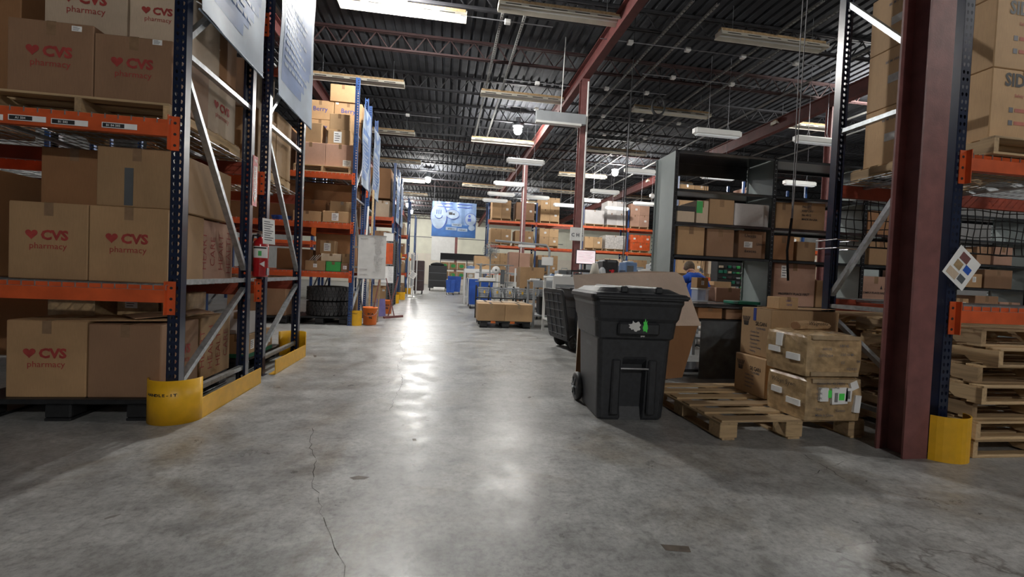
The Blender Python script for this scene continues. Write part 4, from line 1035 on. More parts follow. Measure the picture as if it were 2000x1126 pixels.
cB = crushed(2.905, 3.21, .478, .46, .42, .315, 'upper crushed carton wrapped in glossy tape on the front pallet', 8, top_bulge=.015)
def on_front(t, u, v, w, h, d, mat, name='shipping_label', rot=0, off=.024):
    b = MB(); c, s = math.cos(rot), math.sin(rot); P = [(u+c*a*w/2-s*q*h/2, v+s*a*w/2+c*q*h/2) for a, q in ((-1, -1), (1, -1), (1, 1), (-1, 1))]
    b.add([(x, -d/2-off, z) for x, z in P]+[(x, -d/2-off+.02, z) for x, z in P], [(0, 1, 2, 3), (0, 4, 5, 1), (1, 5, 6, 2), (2, 6, 7, 3), (3, 7, 4, 0)]); return b.build(name, mat, t)
def on_left(t, u, v, w, h, wd, mat, name='shipping_label', off=.024):
    b = MB(); b.box(-wd/2-off, -wd/2-off+.02, u-w/2, u+w/2, v-h/2, v+h/2); return b.build(name, mat, t)
D = .40
for (u, v, w_, h_, m, r_) in ((-.10, .20, .07, .10, 'paper', 0), (.03, .19, .13, .12, 'paper', .05), (.105, .20, .05, .10, 'paper', -.05), (.15, .27, .06, .06, 'paper', .4), (.185, .13, .05, .13, 'paper', -.08)): on_front(cA, u, v, w_, h_, D, m, rot=r_)
on_front(cA, -.055, .205, .028, .055, D, 'lime', 'green_dot', off=.0255); on_front(cA, .045, .185, .045, .05, D, 'lime', 'green_dot', off=.0255)
for i in range(4): on_front(cA, -.012+.007*i, .18, .003, .07, D, 'ink', 'barcode', off=.026); on_front(cA, .095+.006*i, .2, .0025, .06, D, 'ink', 'barcode', off=.026)
wr = lambda t, s, u, v, sz, D=.40, al='LEFT', m='pencil': write(s, t, (u, -D/2-.0245, v), (1, 0, 0), (0, 0, 1), sz, m, bold=.01, align=al)
wr(cA, 'Carton No. 42-240D2', -.17, .275, .026); wr(cA, 'Qty:', -.17, .238, .026); wr(cA, 'PCS', -.02, .245, .024); wr(cA, 'N.W.', -.17, .20, .024); wr(cA, 'G.W.', -.17, .165, .024); wr(cA, 'Total:', -.17, .085, .026); wr(cA, 'Cartons', .0, .075, .024); wr(cA, 'Made in China', -.17, .04, .026)
write('Wlbyn Sywn', cA, (-.2585, 0, .235), (0, -1, 0), (0, 0, 1), .05, 'ink', bold=0)
on_left(cA, .08, .17, .10, .045, .47, 'paper'); on_left(cA, -.10, .12, .13, .045, .47, 'paper')
for (s, u, v) in (('S/B7 42', .02, .225), ('50010S', -.12, .20), ('LOT/CO/4', -.15, .15), ('1/20 10 98', .03, .16), ('CS', .04, .10), ('6Q KGS', .09, .055), ('7/K', .17, .11)): wr(cB, s, u, v, .026, .42)
on_left(cB, .05, .24, .06, .10, .46, 'paper'); on_left(cB, .10, .16, .12, .045, .46, 'paper'); on_left(cB, -.10, .13, .13, .05, .46, 'paper')
for (t_, v, D2) in ((cA, .30, .40), (cB, .02, .42), (cB, .29, .42)): on_front(t_, 0, v, .40, .03, D2, 'clear_tape', 'tape', off=.020)
# two printed cartons behind, stacked
s1 = carton(2.79, 3.42, 3.56, 3.98, .148, .495, 'lower kraft carton with a black fan mark on the front pallet', None, 'kraft2', tape=None)
s2 = carton(2.83, 3.50, 3.58, 3.98, .498, .93, 'upper kraft carton with a black fan mark and blue tape strip', None, 'kraft2', tape=None)
for s_, W_, H_ in ((s1, .315, .347), (s2, .335, .432)):
    e = -W_-.0015
    for k in range(5):   # fan shaped mark, slanting bars
        b = MB(); y_ = .165-.016*k; z_ = H_*.72
        b.add([(e, y_, z_), (e, y_-.011, z_), (e, y_-.011-.008*(k-2), z_+.04), (e, y_-.008*(k-2), z_+.04)], [(0, 1, 2, 3)]); b.add([(e, y_+.008*(k-2)*.6, z_-.045), (e, y_-.011+.008*(k-2)*.6, z_-.045), (e, y_-.011, z_-.003), (e, y_, z_-.003)], [(0, 1, 2, 3)]); b.build('fan_mark', 'ink', s_)
    write('SILGAN', s_, (-W_, -.075, H_*.64), (0, -1, 0), (0, 0, 1), .05, 'ink', bold=.01, sx=.85, align='CENTER'); write('CLOSURES', s_, (-W_, -.075, H_*.56), (0, -1, 0), (0, 0, 1), .025, 'pencil')
    for i, tx in enumerate(('Quality Caps', 'Distributions', 'Essential Sizes', 'Consistent', 'Custom Tooling', 'Foaming', 'Trigger', 'Dispensing')):
        if H_*.48-.035*i > .03: write('- '+tx, s_, (-W_, .07, H_*.48-.035*i), (0, -1, 0), (0, 0, 1), .022, 'pencil', align='LEFT')
MB().box(-.3375, -.334, -.005, .03, .32, .4335).build('blue_tape', 'navyink', s2)
write('AMERICAN', s2, (-.02, -.2005, .28), (1, 0, 0), (0, 0, 1), .04, 'ink'); write('125', s2, (.2, -.2005, .22), (1, 0, 0), (0, 0, 1), .05, 'pencil', bold=0)
MB().add([(-.334, -.2, .4335), (-.1, -.2, .4335), (.32, -.19, .455), (.334, .0, .45), (-.334, .12, .435)], [(0, 1, 2, 3, 4)]).build('open_flap', 'kraft2', s2)
sb = carton(2.93, 3.12, 3.62, 3.78, .934, 1.045, 'small kraft carton with handwriting on top of the printed cartons', None, 'kraft2', tape='tape'); write('Unit 1', sb, (0, -.081, .07), (1, 0, 0), (0, 0, 1), .025, 'navyink', bold=0); write('12/12', sb, (0, -.081, .035), (1, 0, 0), (0, 0, 1), .025, 'navyink', bold=0)
t = thing('paper_bag', (2.90, 3.22, .800), 'crumpled kraft paper bag lying on the upper crushed carton', 'bag', None, .12)
b = MB(); b.smooth = False; rnd = random.Random(4); rings = []
for i in range(9):
    x_ = -.16+.04*i; ring = []
    for k in range(10):
        a = 2*math.pi*k/10; q = rnd.uniform(.85, 1.15)*(1 if i < 7 else .8-.2*(i-7)); ring.append((x_, .05*math.cos(a)*q, max(.002, .036+.036*math.sin(a)*q)))
    rings.append(ring)
b.loft(rings); b.build('bag_body', 'kraft2', t); MB().loft([[(-.165, .04*math.cos(2*math.pi*k/10), .035+.028*math.sin(2*math.pi*k/10)) for k in range(10)], [(-.16, .042*math.cos(2*math.pi*k/10), .035+.03*math.sin(2*math.pi*k/10)) for k in range(10)]]).build('bag_opening', 'brown_card', t)
write('Walgreens', t, (-.0, -.058, .045), (1, 0, 0), (0, -.3, 1), .045, 'ink', bold=.0)

# ------------------------------------------------------------------ stacks of empty pallets at right
g = 'empty wooden pallets stacked at right'
W = ['lowest', 'second lowest', 'third from the floor', 'fourth from the floor', 'fifth from the floor', 'sixth from the floor', 'topmost']
protos = [pallet((4.26, 3.1, 0), 1.2, 1.02, .128, 'x', g, nb=7, rough=.006), None]
z = 0; rnd = random.Random(11)
offs = [(.0, 0, 0), (.0, .0, .01), (.03, .03, -.012), (-.02, -.03, .015), (.05, .02, -.02), (.09, -.02, .03), (.10, .04, -.03), (.02, .0, .01)]
for i in range(7):
    loc = (4.275+offs[i][0]-(0 if i else 0), 3.13+offs[i][1], z); lb = 'empty wooden pallet, %s of the near right stack' % W[i]
    if i == 0: protos[0].location = loc; protos[0].rotation_euler = (0, 0, 0); protos[0]['label'] = lb
    else: dup(protos[0], loc, offs[i][2], lb)
    z += .1285
z = 0
for i in range(7):
    dup(protos[0], (4.50+.02*math.sin(i*3)+rnd.uniform(-.03, .03)-.18*(i > 3), 4.42, z), rnd.uniform(-.03, .03), 'empty wooden pallet, %s of the rear right stack behind the navy rack' % W[i]); z += .1285
# black wire crates stuck between pallets behind the post (dark rounded ends)
# goods of the right rack
RG = 'tall taped cartons on the right rack'
pallet((4.30, 3.2, 2.11), 1.2, 1.12, .125, 'new pale wooden pallet on the upper level of the right rack', 'pallets up in the racks')
pz = 2.238
for i in range(3):
    for j, (ya, yb) in enumerate(((2.72, 3.20), (3.21, 3.70))):
        h_ = .50; o = carton(3.76, 4.33, ya, yb, pz+i*(h_+.003), pz+i*(h_+.003)+h_, 'tall kraft carton, %s tier, %s column on the right rack' % (['bottom', 'middle', 'top'][i], ['front', 'rear'][j]), RG, 'kraft2')
        if j == 0:
            write('SIDNEY', o, (.02, -.2405, .385), (1, 0, 0), (0, 0, 1), .125, 'ink', bold=.035, sx=.95); write('Safety Glove Co.', o, (.02, -.2405, .31), (1, 0, 0), (0, 0, 1), .032, 'pinkink')
            for q in range(2):
                for (a, c) in ((.0, .05), ): MB().box(-.13+q*.0, -.095, -.2415, -.24, .20-.09*q, .235-.09*q).build('tick_box', 'pencil', o)
                MB().box(-.08, .2, -.2415, -.24, .205-.09*q, .23-.09*q).build('faded_band', 'pinkink', o)
        write('BE M 10A 0B', o, (-.2855, 0, .38), (0, -1, 0), (0, 0, 1), .03, 'pencil'); MB().box(-.287, -.2845, -.05, .05, .20, .27).build('shipping_label', 'wrap', o)
# rear part boxes visible beside R2
for i in range(3):
    carton(4.35, 4.9, 2.74, 3.25, pz+i*.503, pz+i*.503+.5, 'tall kraft carton, %s tier, next to the lettered column' % ['bottom', 'middle', 'top'][i], RG, 'kraft')

# net hung behind the right rack
def net(x0, x1, z0, z1, y, label, step=.085):
    t = thing('safety_net', ((x0+x1)/2, y, z0), label, 'net'); w = (x1-x0)/2; h = z1-z0; b = MB(); nx = int(2*w/step); nz = int(h/step)
    sg = lambda u, v: .012*math.sin(9*u)+.01*math.sin(7*v)
    for i in range(nx+1):
        x = -w+i*step; b.tube([(x+.012*math.sin(5*j+i), 0, h*j/6) for j in range(7)], .005, 4, caps=False)
    for j in range(nz+1):
        z = j*step; b.tube([(-w+2*w*i/8, 0, z+.012*math.sin(3*i+j)) for i in range(9)], .005, 4, caps=False)
    o = b.build('net_mesh', 'cord', t); MB().tube([(-w, 0, 0), (w, 0, 0)], .008, 6).build('hem_rope', 'cord', t); return t
net(3.60, 6.2, 1.55, 2.02, 3.84, 'black safety net hanging behind the right rack')

# ------------------------------------------------------------------ grey steel shelving
def shelving(x0, secs, y, D, H, levels, label, name='steel_shelving', thin=.03):
    t = thing(name, (x0, y, 0), label, 'shelving'); x = 0
    for i in range(len(secs)+1):
        b = MB(); b.box(x-.003, x+.003, .02, D-.02, .02, H-.0); b.build('side_panel', 'shelf_grey', t)
        for yy in (0, D-.03):
            b = MB(); b.box(x-.022, x+.022, yy, yy+.004, 0, H); b.box(x-.003, x+.003, yy, yy+.035, 0, H); b.build('corner_post', 'shelf_dark' if yy == 0 else 'shelf_grey', t)
        # punched slots along the rear post seen as dark marks
        b = MB(); n = int(H/.05)
        for k in range(n): b.box(x-.0238, x-.0036, D-.032+.02, D-.012, .03+k*.05, .045+k*.05)
        for k in range(n): b.box(x-.008, x+.008, -.0022, -.0005, .03+k*.05, .038+k*.05)
        b.build('punched_slots', 'ink' if i < 1 else 'dgrey', t)
        if i < len(secs):
            for z in levels:
                b = MB(); b.box(x+.01, x+secs[i]-.01, 0, D, z-.004, z); b.box(x+.01, x+secs[i]-.01, 0, .018, z-thin, z); b.box(x+.01, x+secs[i]-.01, D-.018, D, z-thin, z); b.build('shelf', 'shelf_dark', t)
            x += secs[i]
    return t
sh = shelving(2.60, [1.26, 1.26, 1.26], 4.95, .52, 2.66, [2.66, 2.22, 1.84, 1.46, .90, .72, .12], 'tall open grey steel shelving behind the charcoal bin')
for (za, zb, yy) in ((2.50, 2.66, .51),): MB().box(.02, 1.24, yy, yy+.004, za, zb).build('back_strip', 'shelf_dark', sh)
# goods on the shelving
G = 'cartons on the grey steel shelving'
yS = 5.0
def shc(x0, x1, z, h, label, mat='kraft', d=.42, **k): return carton(x0, x1, yS, yS+d, z+.002, z+h, label, G, mat, **k)
o = shc(2.66, 2.88, 1.84, .19, 'small printed carton with a black lid band on the upper shelf at left', 'pale_kraft', d=.3, tape=None); MB().box(-.111, .111, -.151, .151, .13, .189).build('black_lid', 'ink', o)
o = shc(2.90, 3.05, 1.84, .27, 'carton with a lime green and pink printed side', 'pale_kraft'); MB().box(-.077, .0, -.2115, -.21, .12, .26).build('green_print', 'green', o)
shc(3.06, 3.38, 1.84, .30, 'kraft carton with a tape band and logo, on the upper shelf centre', 'kraft')
shc(3.385, 3.84, 1.84, .27, 'whitish carton at the right of the upper shelf', 'white_card', tape=None)
shc(2.68, 3.02, 1.46, .34, 'tall kraft carton at left on the middle shelf', 'kraft')
shc(3.05, 3.40, 1.46, .33, 'reddish kraft carton at the centre of the middle shelf', 'dark_kraft')
o = shc(3.46, 3.82, 1.46, .33, 'kraft carton with handwriting and a white label on the middle shelf', 'dark_kraft', sticker=('f', .35, .5, .11, .07)); write('Uxxes', o, (-.03, -.211, .25), (1, 0, 0), (0, 0, 1), .06, 'ink', bold=0); write('6xxces', o, (-.02, -.211, .07), (1, 0, 0), (0, 0, 1), .055, 'ink', bold=0); write('Umen', o, (.11, -.211, .16), (1, 0, 0), (0, 0, 1), .045, 'ink', bold=0)
shc(3.93, 4.14, 1.84, .32, 'kraft carton with tape on the upper shelf, right section', 'kraft'); o = shc(4.16, 4.60, 1.84, .34, 'buff carton with printed lines on the upper shelf, right section', 'kraft2', sticker=None)
for i, tx in enumerate(('PALLET', 'KEEP DRY', 'No 4512', 'MADE IN USA')): write(tx, o, (-.1, -.211, .27-.05*i), (1, 0, 0), (0, 0, 1), .035, 'ink', align='LEFT')
o = shc(3.95, 4.52, .90, .53, 'large pinkish carton with a white label on the low shelf, right section', 'pink_kraft', sticker=('f', .25, .8, .09, .15)); write('PROPERTY PLACE FIRST', o, (0, -.211, .14), (1, 0, 0), (0, 0, 1), .04, 'ink')
shc(4.54, 4.75, .90, .34, 'kraft carton with tape at the right end of the low shelf', 'kraft')
shc(3.92, 4.2, 1.46, .3, 'dim carton on the middle shelf, right section', 'brown_card')
shc(4.24, 4.5, 1.46, .24, 'kraft carton on the middle shelf, right section', 'kraft')
o = shc(5.16, 5.6, .90, .42, 'pinkish carton with warning arrows seen through the right rack', 'pink_kraft'); write('COMPLY PLACE HAZARD', o, (0, -.211, .2), (1, 0, 0), (0, 0, 1), .036, 'ink')
for q in range(3): MB().add([(.06+q*.06, -.2115, .26), (.095+q*.06, -.2115, .26), (.0775+q*.06, -.2115, .31)], [(0, 1, 2)]).build('arrow_mark', 'ink', o)
shc(5.25, 5.6, 1.46, .30, 'kraft carton high on the shelving behind the net', 'kraft'); shc(5.2, 5.7, 1.84, .3, 'dim carton on the upper shelf behind the net', 'brown_card')
shc(2.99, 3.3, .72, .13, 'low dim carton under the bottom shelf', 'brown_card', d=.3); shc(3.35, 3.75, .72, .12, 'flat dim carton on the lowest shelf', 'dark_kraft', d=.3)
o = shc(3.50, 3.80, .902, .04, 'flat dull green printed stack on the low shelf', 'dgreen', d=.3, tape=None)
MB().box(.40, 1.02, -.012, -.004, .02, .70).build('kick_panel', 'shelf_panel', sh); MB().box(1.03, 1.25, -.010, -.004, .02, .70).build('kick_panel', 'shelf_panel', sh)
t = thing('chrome_stand', (3.66, 4.80, 0), 'pair of shiny chrome tubes standing behind the printed cartons', 'stand'); b = MB()
for dx in (0, .055): MB().tube([(dx, 0, 0), (dx-.03, .0, .74)], .022, 10).build('tube', 'chrome', t)
MB().cbox(-.14, .14, -.03, .03, .74, .78, .006).build('top_block', 'dgrey', t)

# second run of shelving deeper right with boxes, seen through the right rack
s3 = shelving(6.10, [1.26, 1.26, 1.26], 5.6, .5, 2.3, [2.3, 1.95, 1.60, 1.25, .85, .3], 'second grey steel shelving at the right picture edge')
k = 0
rnd = random.Random(5)
for z, nm in ((.85, 'low'), (1.25, 'middle'), (1.60, 'upper middle')):
    x_ = 6.16; i = 0
    while x_ < 9.4:
        w_ = rnd.uniform(.25, .5); h_ = rnd.uniform(.18, .30); i += 1
        for dv in (7.36, 8.62, 9.88):
            if x_ < dv+.03 and x_+w_ > dv-.03: x_ = dv+.035
        carton(x_, x_+w_, 5.64, 6.0, z+.003, z+h_, '%s carton, %s from left, %s shelf of right hand shelving' % (['brown', 'pinkish', 'buff', 'tan'][i % 4], ORD[i], nm), 'cartons on the right hand shelving', ['dark_kraft', 'pink_kraft', 'pale_kraft', 'kraft'][i % 4], sticker=('f', .7, .6, .06, .08) if i % 3 == 0 else None)
        x_ += w_+rnd.uniform(.02, .12)
        if i > 9: break
# bright goods deep behind the shelving (amber and white cartons)
for i, (xl, xr, yt, yb, Y, mt, nm) in enumerate(((1745, 1760, 420, 455, 8, 'gold', 'amber carton far behind the red column'), (1718, 1744, 455, 495, 8.2, 'gold', 'amber carton behind the safety net'), (1888, 1925, 430, 470, 8.6, 'white_card', 'white carton far behind the net at right'), (1930, 1975, 440, 480, 8.4, 'gold', 'amber carton far behind the net at right'))):
    pass

# ------------------------------------------------------------------ roof fixtures
def strip_light(x0, y, z, label, L=2.44):
    t = thing('strip_light', (x0, y, z), label, 'light', 'long slotted strip lights under the roof')
    b = MB(); poly = [(-.15, 0), (-.155, .0), (-.07, .10), (.07, .10), (.155, .0), (.15, .0), (.066, .092), (-.066, .092)]; n = 8
    b.add([(0, p, q) for p, q in poly]+[(L, p, q) for p, q in poly], [[i, n+i, n+(i+1) % n, (i+1) % n] for i in range(n)]); b.build('reflector', 'cream', t)
    MB().box(.02, L-.02, -.06, .06, .10, .16).build('ballast_channel', 'bale', t)
    for i in range(5):
        xa = .12+i*(L-.2)/5
        c = MB(); c.add([(xa, -.142, .018), (xa+.3, -.142, .018), (xa+.3, -.114, .050), (xa, -.114, .050)], [(0, 1, 2, 3)]); c.build('slot', 'ink', t)
    for xe in (0, L): MB().box(xe-.004, xe+.004, -.12, .12, .0, .10).build('end_cap', 'cream', t)
    for yy in (-.06, .06): MB().tube([(.03, yy, .06), (L-.03, yy, .06)], .018, 8).build('tube', 'white', t)
    for xe in (.3, L-.3): MB().tube([(xe, 0, .16), (xe, 0, ZC-z)], .005, 5).build('hanger', 'galv', t)
    return t
cols = [(-3.72, 'left'), (.82, 'centre'), (5.35, 'right'), (9.95, 'far right')]
rows = [(8.75, 'nearest'), (13.0, 'second'), (17.45, 'third'), (21.95, 'fourth'), (26.4, 'fifth'), (30.9, 'sixth'), (35.4, 'seventh')]
base = None
for yi, (y, rn) in enumerate(rows):
    for (x0, cn) in cols:
        if yi > 4 and cn == 'far right' or yi > 5 and cn == 'left': continue
        lb = '%s row slotted strip light in the %s line under the roof' % (rn, cn)
        if base is None: base = strip_light(x0, y, 6.2, lb)
        else: dup(base, (x0, y, 6.2), None, lb)
dup(base, (-2.2, 9.3, 6.2), None, 'slotted strip light end beside the brightest lamp at the top edge')
def hang_light(x0, y, z, label, L=1.24):
    t = thing('hanging_light', (x0, y, z), label, 'light', 'white work lights hung over the benches')
    b = MB(); b.cbox(0, L, -.09, .09, .03, .19, .03); b.build('housing', 'white', t)
    MB().cbox(.05, L-.05, -.07, .07, .012, .032, .008).build('lens', 'lens', t)
    MB().cbox(-.02, .0, -.07, .07, .05, .17, .006).build('end_cap', 'white', t); MB().cbox(L, L+.02, -.07, .07, .05, .17, .006).build('end_cap', 'white', t)
    for xe in (L*.3, L*.73):
        b = MB(); b.tube([(xe-.05, 0, .18), (xe, 0, .34)], .004, 5); b.tube([(xe+.05, 0, .18), (xe, 0, .34)], .004, 5); b.tube([(xe, 0, .34), (xe, 0, ZC-z)], .006, 5); b.build('suspension_cable', 'conduit', t)
    return t
HL = [(6.06, 10.75), (8.75, 10.6), (1.92, 15.1), (6.05, 15.15), (8.85, 15.05), (12.05, 15.0), (1.90, 18.9), (6.12, 19.05), (8.9, 19.2), (1.88, 21.4), (6.1, 21.4), (9.05, 21.3), (1.81, 23.3), (5.5, 23.3), (8.3, 23.2), (12.1, 10.7), (3.6, 21.6)]
hb = None
HL.sort(key=lambda p: p[1]); _hn = {}
for i, (x, y) in enumerate(HL):
    side = 'left line' if x < 3 else 'middle line' if x < 7 else 'right line' if x < 11 else 'outer right line'
    _hn[side] = _hn.get(side, 0)+1
    lb = 'white hanging work light, %s from the front in the %s' % (ORD[_hn[side]], side)
    if hb is None: hb = hang_light(x, y, 4.86, lb)
    else: dup(hb, (x, y, 4.86), None, lb)
# grey mounting box on the column
t = thing('duct_box', (2.0, 10.72, 4.83), 'grey painted box spanning to the dark red column near the roof', 'box'); MB().cbox(0, 1.22, -.06, .06, 0, .24, .008).build('box_body', 'grey', t); MB().box(0, 1.1, -.09, .06, -.05, -.0).build('lower_lip', 'white', t); MB().tube([(.6, 0, .24), (.64, -.0, ZC-4.83)], .012, 6).build('hanger', 'white', t)
# drop cords
for i, (x, y, nm) in enumerate(((3.9, 9.6, 'black'), (4.9, 12.2, 'black'), (5.4, 13.4, 'white'), (4.4, 15.2, 'black'), (7.3, 12.2, 'black'), (5.2, 17.2, 'white'), (8.2, 13.6, 'black'))):
    t = thing('drop_cord', (x, y, 1.6), '%s power cord dropping straight from the roof, %s from the left' % (nm, ORD[i+1]), 'cord', 'drop cords over the benches')
    b = MB(); b.tube([(0, 0, 0), (.04, 0, .6), (-.02, 0, 1.4), (0, 0, ZC-1.6)], .009, 5); b.build('cord', 'cord' if nm == 'black' else 'conduit', t); MB().cbox(-.03, .03, -.03, .03, -.1, 0, .005).build('socket_box', 'dgrey', t)
t = thing('cord_reel', (5.15, 10.9, 5.55), 'black coil of cables hanging under the roof', 'cable reel'); b = MB(); b.smooth = True
for k in range(4): b.tube([(.17*math.cos(a)+.01*k, .03*k, .22*math.sin(a)) for a in [2*math.pi*q/14 for q in range(15)]], .022, 6)
b.build('coiled_cable', 'cord', t); MB().tube([(0, 0, .2), (0, 0, ZC-5.55)], .01, 5).build('hanger', 'cord', t)
# steel cables at the right navy post
t = thing('gate_cable', (3.40, 4.1, 1.2), 'pair of thin grey ropes hanging beside the right navy post', 'rope')
b = MB(); b.tube([(.0, 0, ZC-1.2), (-.02, 0, 2.4), (0, 0, .62)], .005, 5); b.tube([(.07, 0, ZC-1.2), (.03, 0, 2.6), (.01, 0, .62)], .005, 5); b.build('rope', 'conduit', t); b = MB(); b.tube([(0, 0, .62), (-.03, 0, .3), (.0, 0, .0)], .012, 6); b.build('hook_strap', 'cord', t)
t = thing('strap_clamp', (3.51, 3.62, 1.50), 'pair of thin chrome clamps around the right navy post', 'clamp')
for zz in (0, .075): MB().tube([(-.09, -.05, zz), (.12, -.05, zz-.004), (.12, .18, zz), (-.09, .18, zz), (-.09, -.05, zz)], .005, 6).build('clamp_ring', 'chrome', t)

# ------------------------------------------------------------------ hanging banner in the aisle
t = thing('hanging_banner', (-.86, 28.0, 3.35), 'large blue banner with white bubbles hanging over the far aisle', 'banner'); W2, H2 = 2.66, 2.12
b = MB(); b.smooth = True; n = 30; vs = []
for i in range(n+1):
    x = W2*i/n; y = .03*math.sin(i*.9)
    for z in (0, H2): vs.append((x, y, z))
m0 = len(vs); vs += [(x, y+.004, z) for x, y, z in vs]
b.add(vs, [[2*i, 2*i+2, 2*i+3, 2*i+1] for i in range(n)]+[[m0+2*i, m0+2*i+1, m0+2*i+3, m0+2*i+2] for i in range(n)]); b.build('banner_cloth', 'lblue', t)
def disc(cx, cz, rx, rz_, mat, nm, y=-.04, a0=0, a1=2*math.pi): 
    c = MB(); c.add([(cx+rx*math.cos(a0+(a1-a0)*k/24), y, cz+rz_*math.sin(a0+(a1-a0)*k/24)) for k in range(24)], [list(range(24))]); return c.build(nm, mat, t)
b = MB(); b.box(.02, W2-.02, -.036, -.033, .03, .75); b.build('blue_field', 'mblue', t)
disc(.42, 1.22, .50, .80, 'navyink', 'bubble', -.038); disc(.40, 1.22, .46, .76, 'vinyl', 'bubble', -.040)
disc(1.22, 1.38, .42, .30, 'navyink', 'bubble', -.038); disc(1.22, 1.38, .39, .27, 'vinyl', 'bubble', -.042)
disc(2.32, 1.12, .36, .40, 'navyink', 'bubble', -.038); disc(2.32, 1.12, .33, .37, 'vinyl', 'bubble', -.042); disc(2.4, .62, .2, .17, 'vinyl', 'bubble', -.043)
for (a, c2, z, tx) in ((.85, 1.5, .42, 'amazon'), (1.55, 2.15, .38, 'walmart'), (1.2, 1.8, .66, 'TARGET')): MB().cbox(a, c2, -.046, -.04, z, z+.18, .002).build('name_pill', 'vinyl', t); write(tx, t, ((a+c2)/2, -.048, z+.05), (1, 0, 0), (0, 0, 1), .13, 'ink')
for k in range(3): MB().tube([(.28+.12*k, -.05, 1.35), (.28+.12*k, -.05, 1.6)], .02, 5).build('mark_stroke', 'navyink', t)
MB().tube([(.4+.22*math.cos(a), -.05, 1.28+.2*math.sin(a)) for a in [math.pi+math.pi*k/10 for k in range(11)]], .02, 5).build('mark_stroke', 'navyink', t)
MB().box(1.0, 1.22, -.05, -.045, 1.34, 1.5).build('truck_mark', 'ink', t); MB().box(1.24, 1.36, -.05, -.045, 1.34, 1.44).build('truck_mark', 'ink', t)
disc(2.25, 1.32, .08, .09, 'navyink', 'person_mark', -.046); MB().box(2.15, 2.35, -.05, -.045, 1.0, 1.18).build('person_mark', 'navyink', t)
for (a, z) in ((.3, 1.98), (.3, 1.78), (1.5, 1.98), (1.5, 1.8)): MB().box(a, a+.9, -.045, -.04, z, z+.05).build('banner_line', 'navyink', t)
for xx in (.1, W2-.1): MB().tube([(xx, 0, H2-.05), (xx, 0, ZC-3.35)], .006, 5).build('cord', 'conduit', t)

# ------------------------------------------------------------------ middle distance
# cartons on the black lift pallet
plastic_pallet(.80, 1.90, 9.74, 10.9, .15, 'black plastic pallet under the shrink wrapped cartons in the aisle')
for xx in (1.08, 1.50):
    q = MB(); q.box(xx-.05, xx+.05, 9.725, 9.739, .10, .15); t = thing('orange_tag', (0, 0, 0), '%s orange tab on the front of the black aisle pallet' % ('left' if xx < 1.3 else 'right'), 'tab'); q.build('tab_body', 'bucket', t)
AG = 'cartons on the black pallet in the aisle'
for i, (a, c) in enumerate(((.74, 1.325), (1.33, 1.93))):
    carton(a, c, 9.70, 10.28, .153, .52, 'kraft carton with glossy tape, front row %s on the aisle pallet' % ['left', 'right'][i], AG, 'kraft2', tape='clear_tape')
for i, (a, c) in enumerate(((.78, 1.14), (1.15, 1.52), (1.53, 1.90))):
    carton(a, c, 10.30, 10.88, .153, .53, 'kraft carton, rear row %s on the aisle pallet' % ['left', 'middle', 'right'][i], AG, 'pale_kraft', tape='clear_tape')
# wire baskets on black stands
def basket(x, y, label):
    t = thing('wire_basket', (x, y, .565), label, 'basket', 'wire baskets in a row behind the aisle cartons'); b = MB(); w0, w1, h, d0, d1 = .11, .145, .24, .09, .13
    for (w_, d_, z) in ((w0, d0, 0), (w1, d1, h), ((w0+w1)/2, (d0+d1)/2, h/2)):
        b.tube([(-w_, -d_, z), (w_, -d_, z), (w_, d_, z), (-w_, d_, z), (-w_, -d_, z)], .011, 5)
    for i in range(9):
        u = -1+i/4
        for s in (-1, 1): b.bar((u*w0, s*d0, 0), (u*w1, s*d1, h), .010, .010); b.bar((s*w0, u*d0, 0), (s*w1, u*d1, h), .010, .010)
        b.bar((u*w0, -d0, 0), (u*w0, d0, 0), .004, .004)
    for z in (.06, .18):
        q = z/h; w_ = w0+(w1-w0)*q; d_ = d0+(d1-d0)*q; b.tube([(-w_, -d_, z), (w_, -d_, z), (w_, d_, z), (-w_, d_, z), (-w_, -d_, z)], .004, 4)
    b.build('basket_wires', 'grey', t); MB().cbox(-.012, .03, -.15, -.125, .10, .17, .003).build('tag', 'gold', t)
    return t
bs = None
t = thing('basket_stand', (0.85, 11.75, 0), 'black steel stand holding the row of wire baskets', 'stand'); b = MB(); b.box(0, 2.35, .22, .25, .78, .82); b.build('top_rail', 'black', t)
for i in range(8): MB().cbox(i*.33-.02, i*.33+.02, .20, .26, 0, .86, .004).build('upright', 'black', t)
MB().box(0, 2.35, -.1, .25, .53, .55).build('shelf_rail', 'black', t)
for i in range(7):
    lb = 'grey wire basket, %s from the left in the row' % ORD[i+1]
    if bs is None: bs = basket(1.03+.33*i, 11.78, lb)
    else: dup(bs, (1.03+.33*i, 11.78, .565), None, lb)
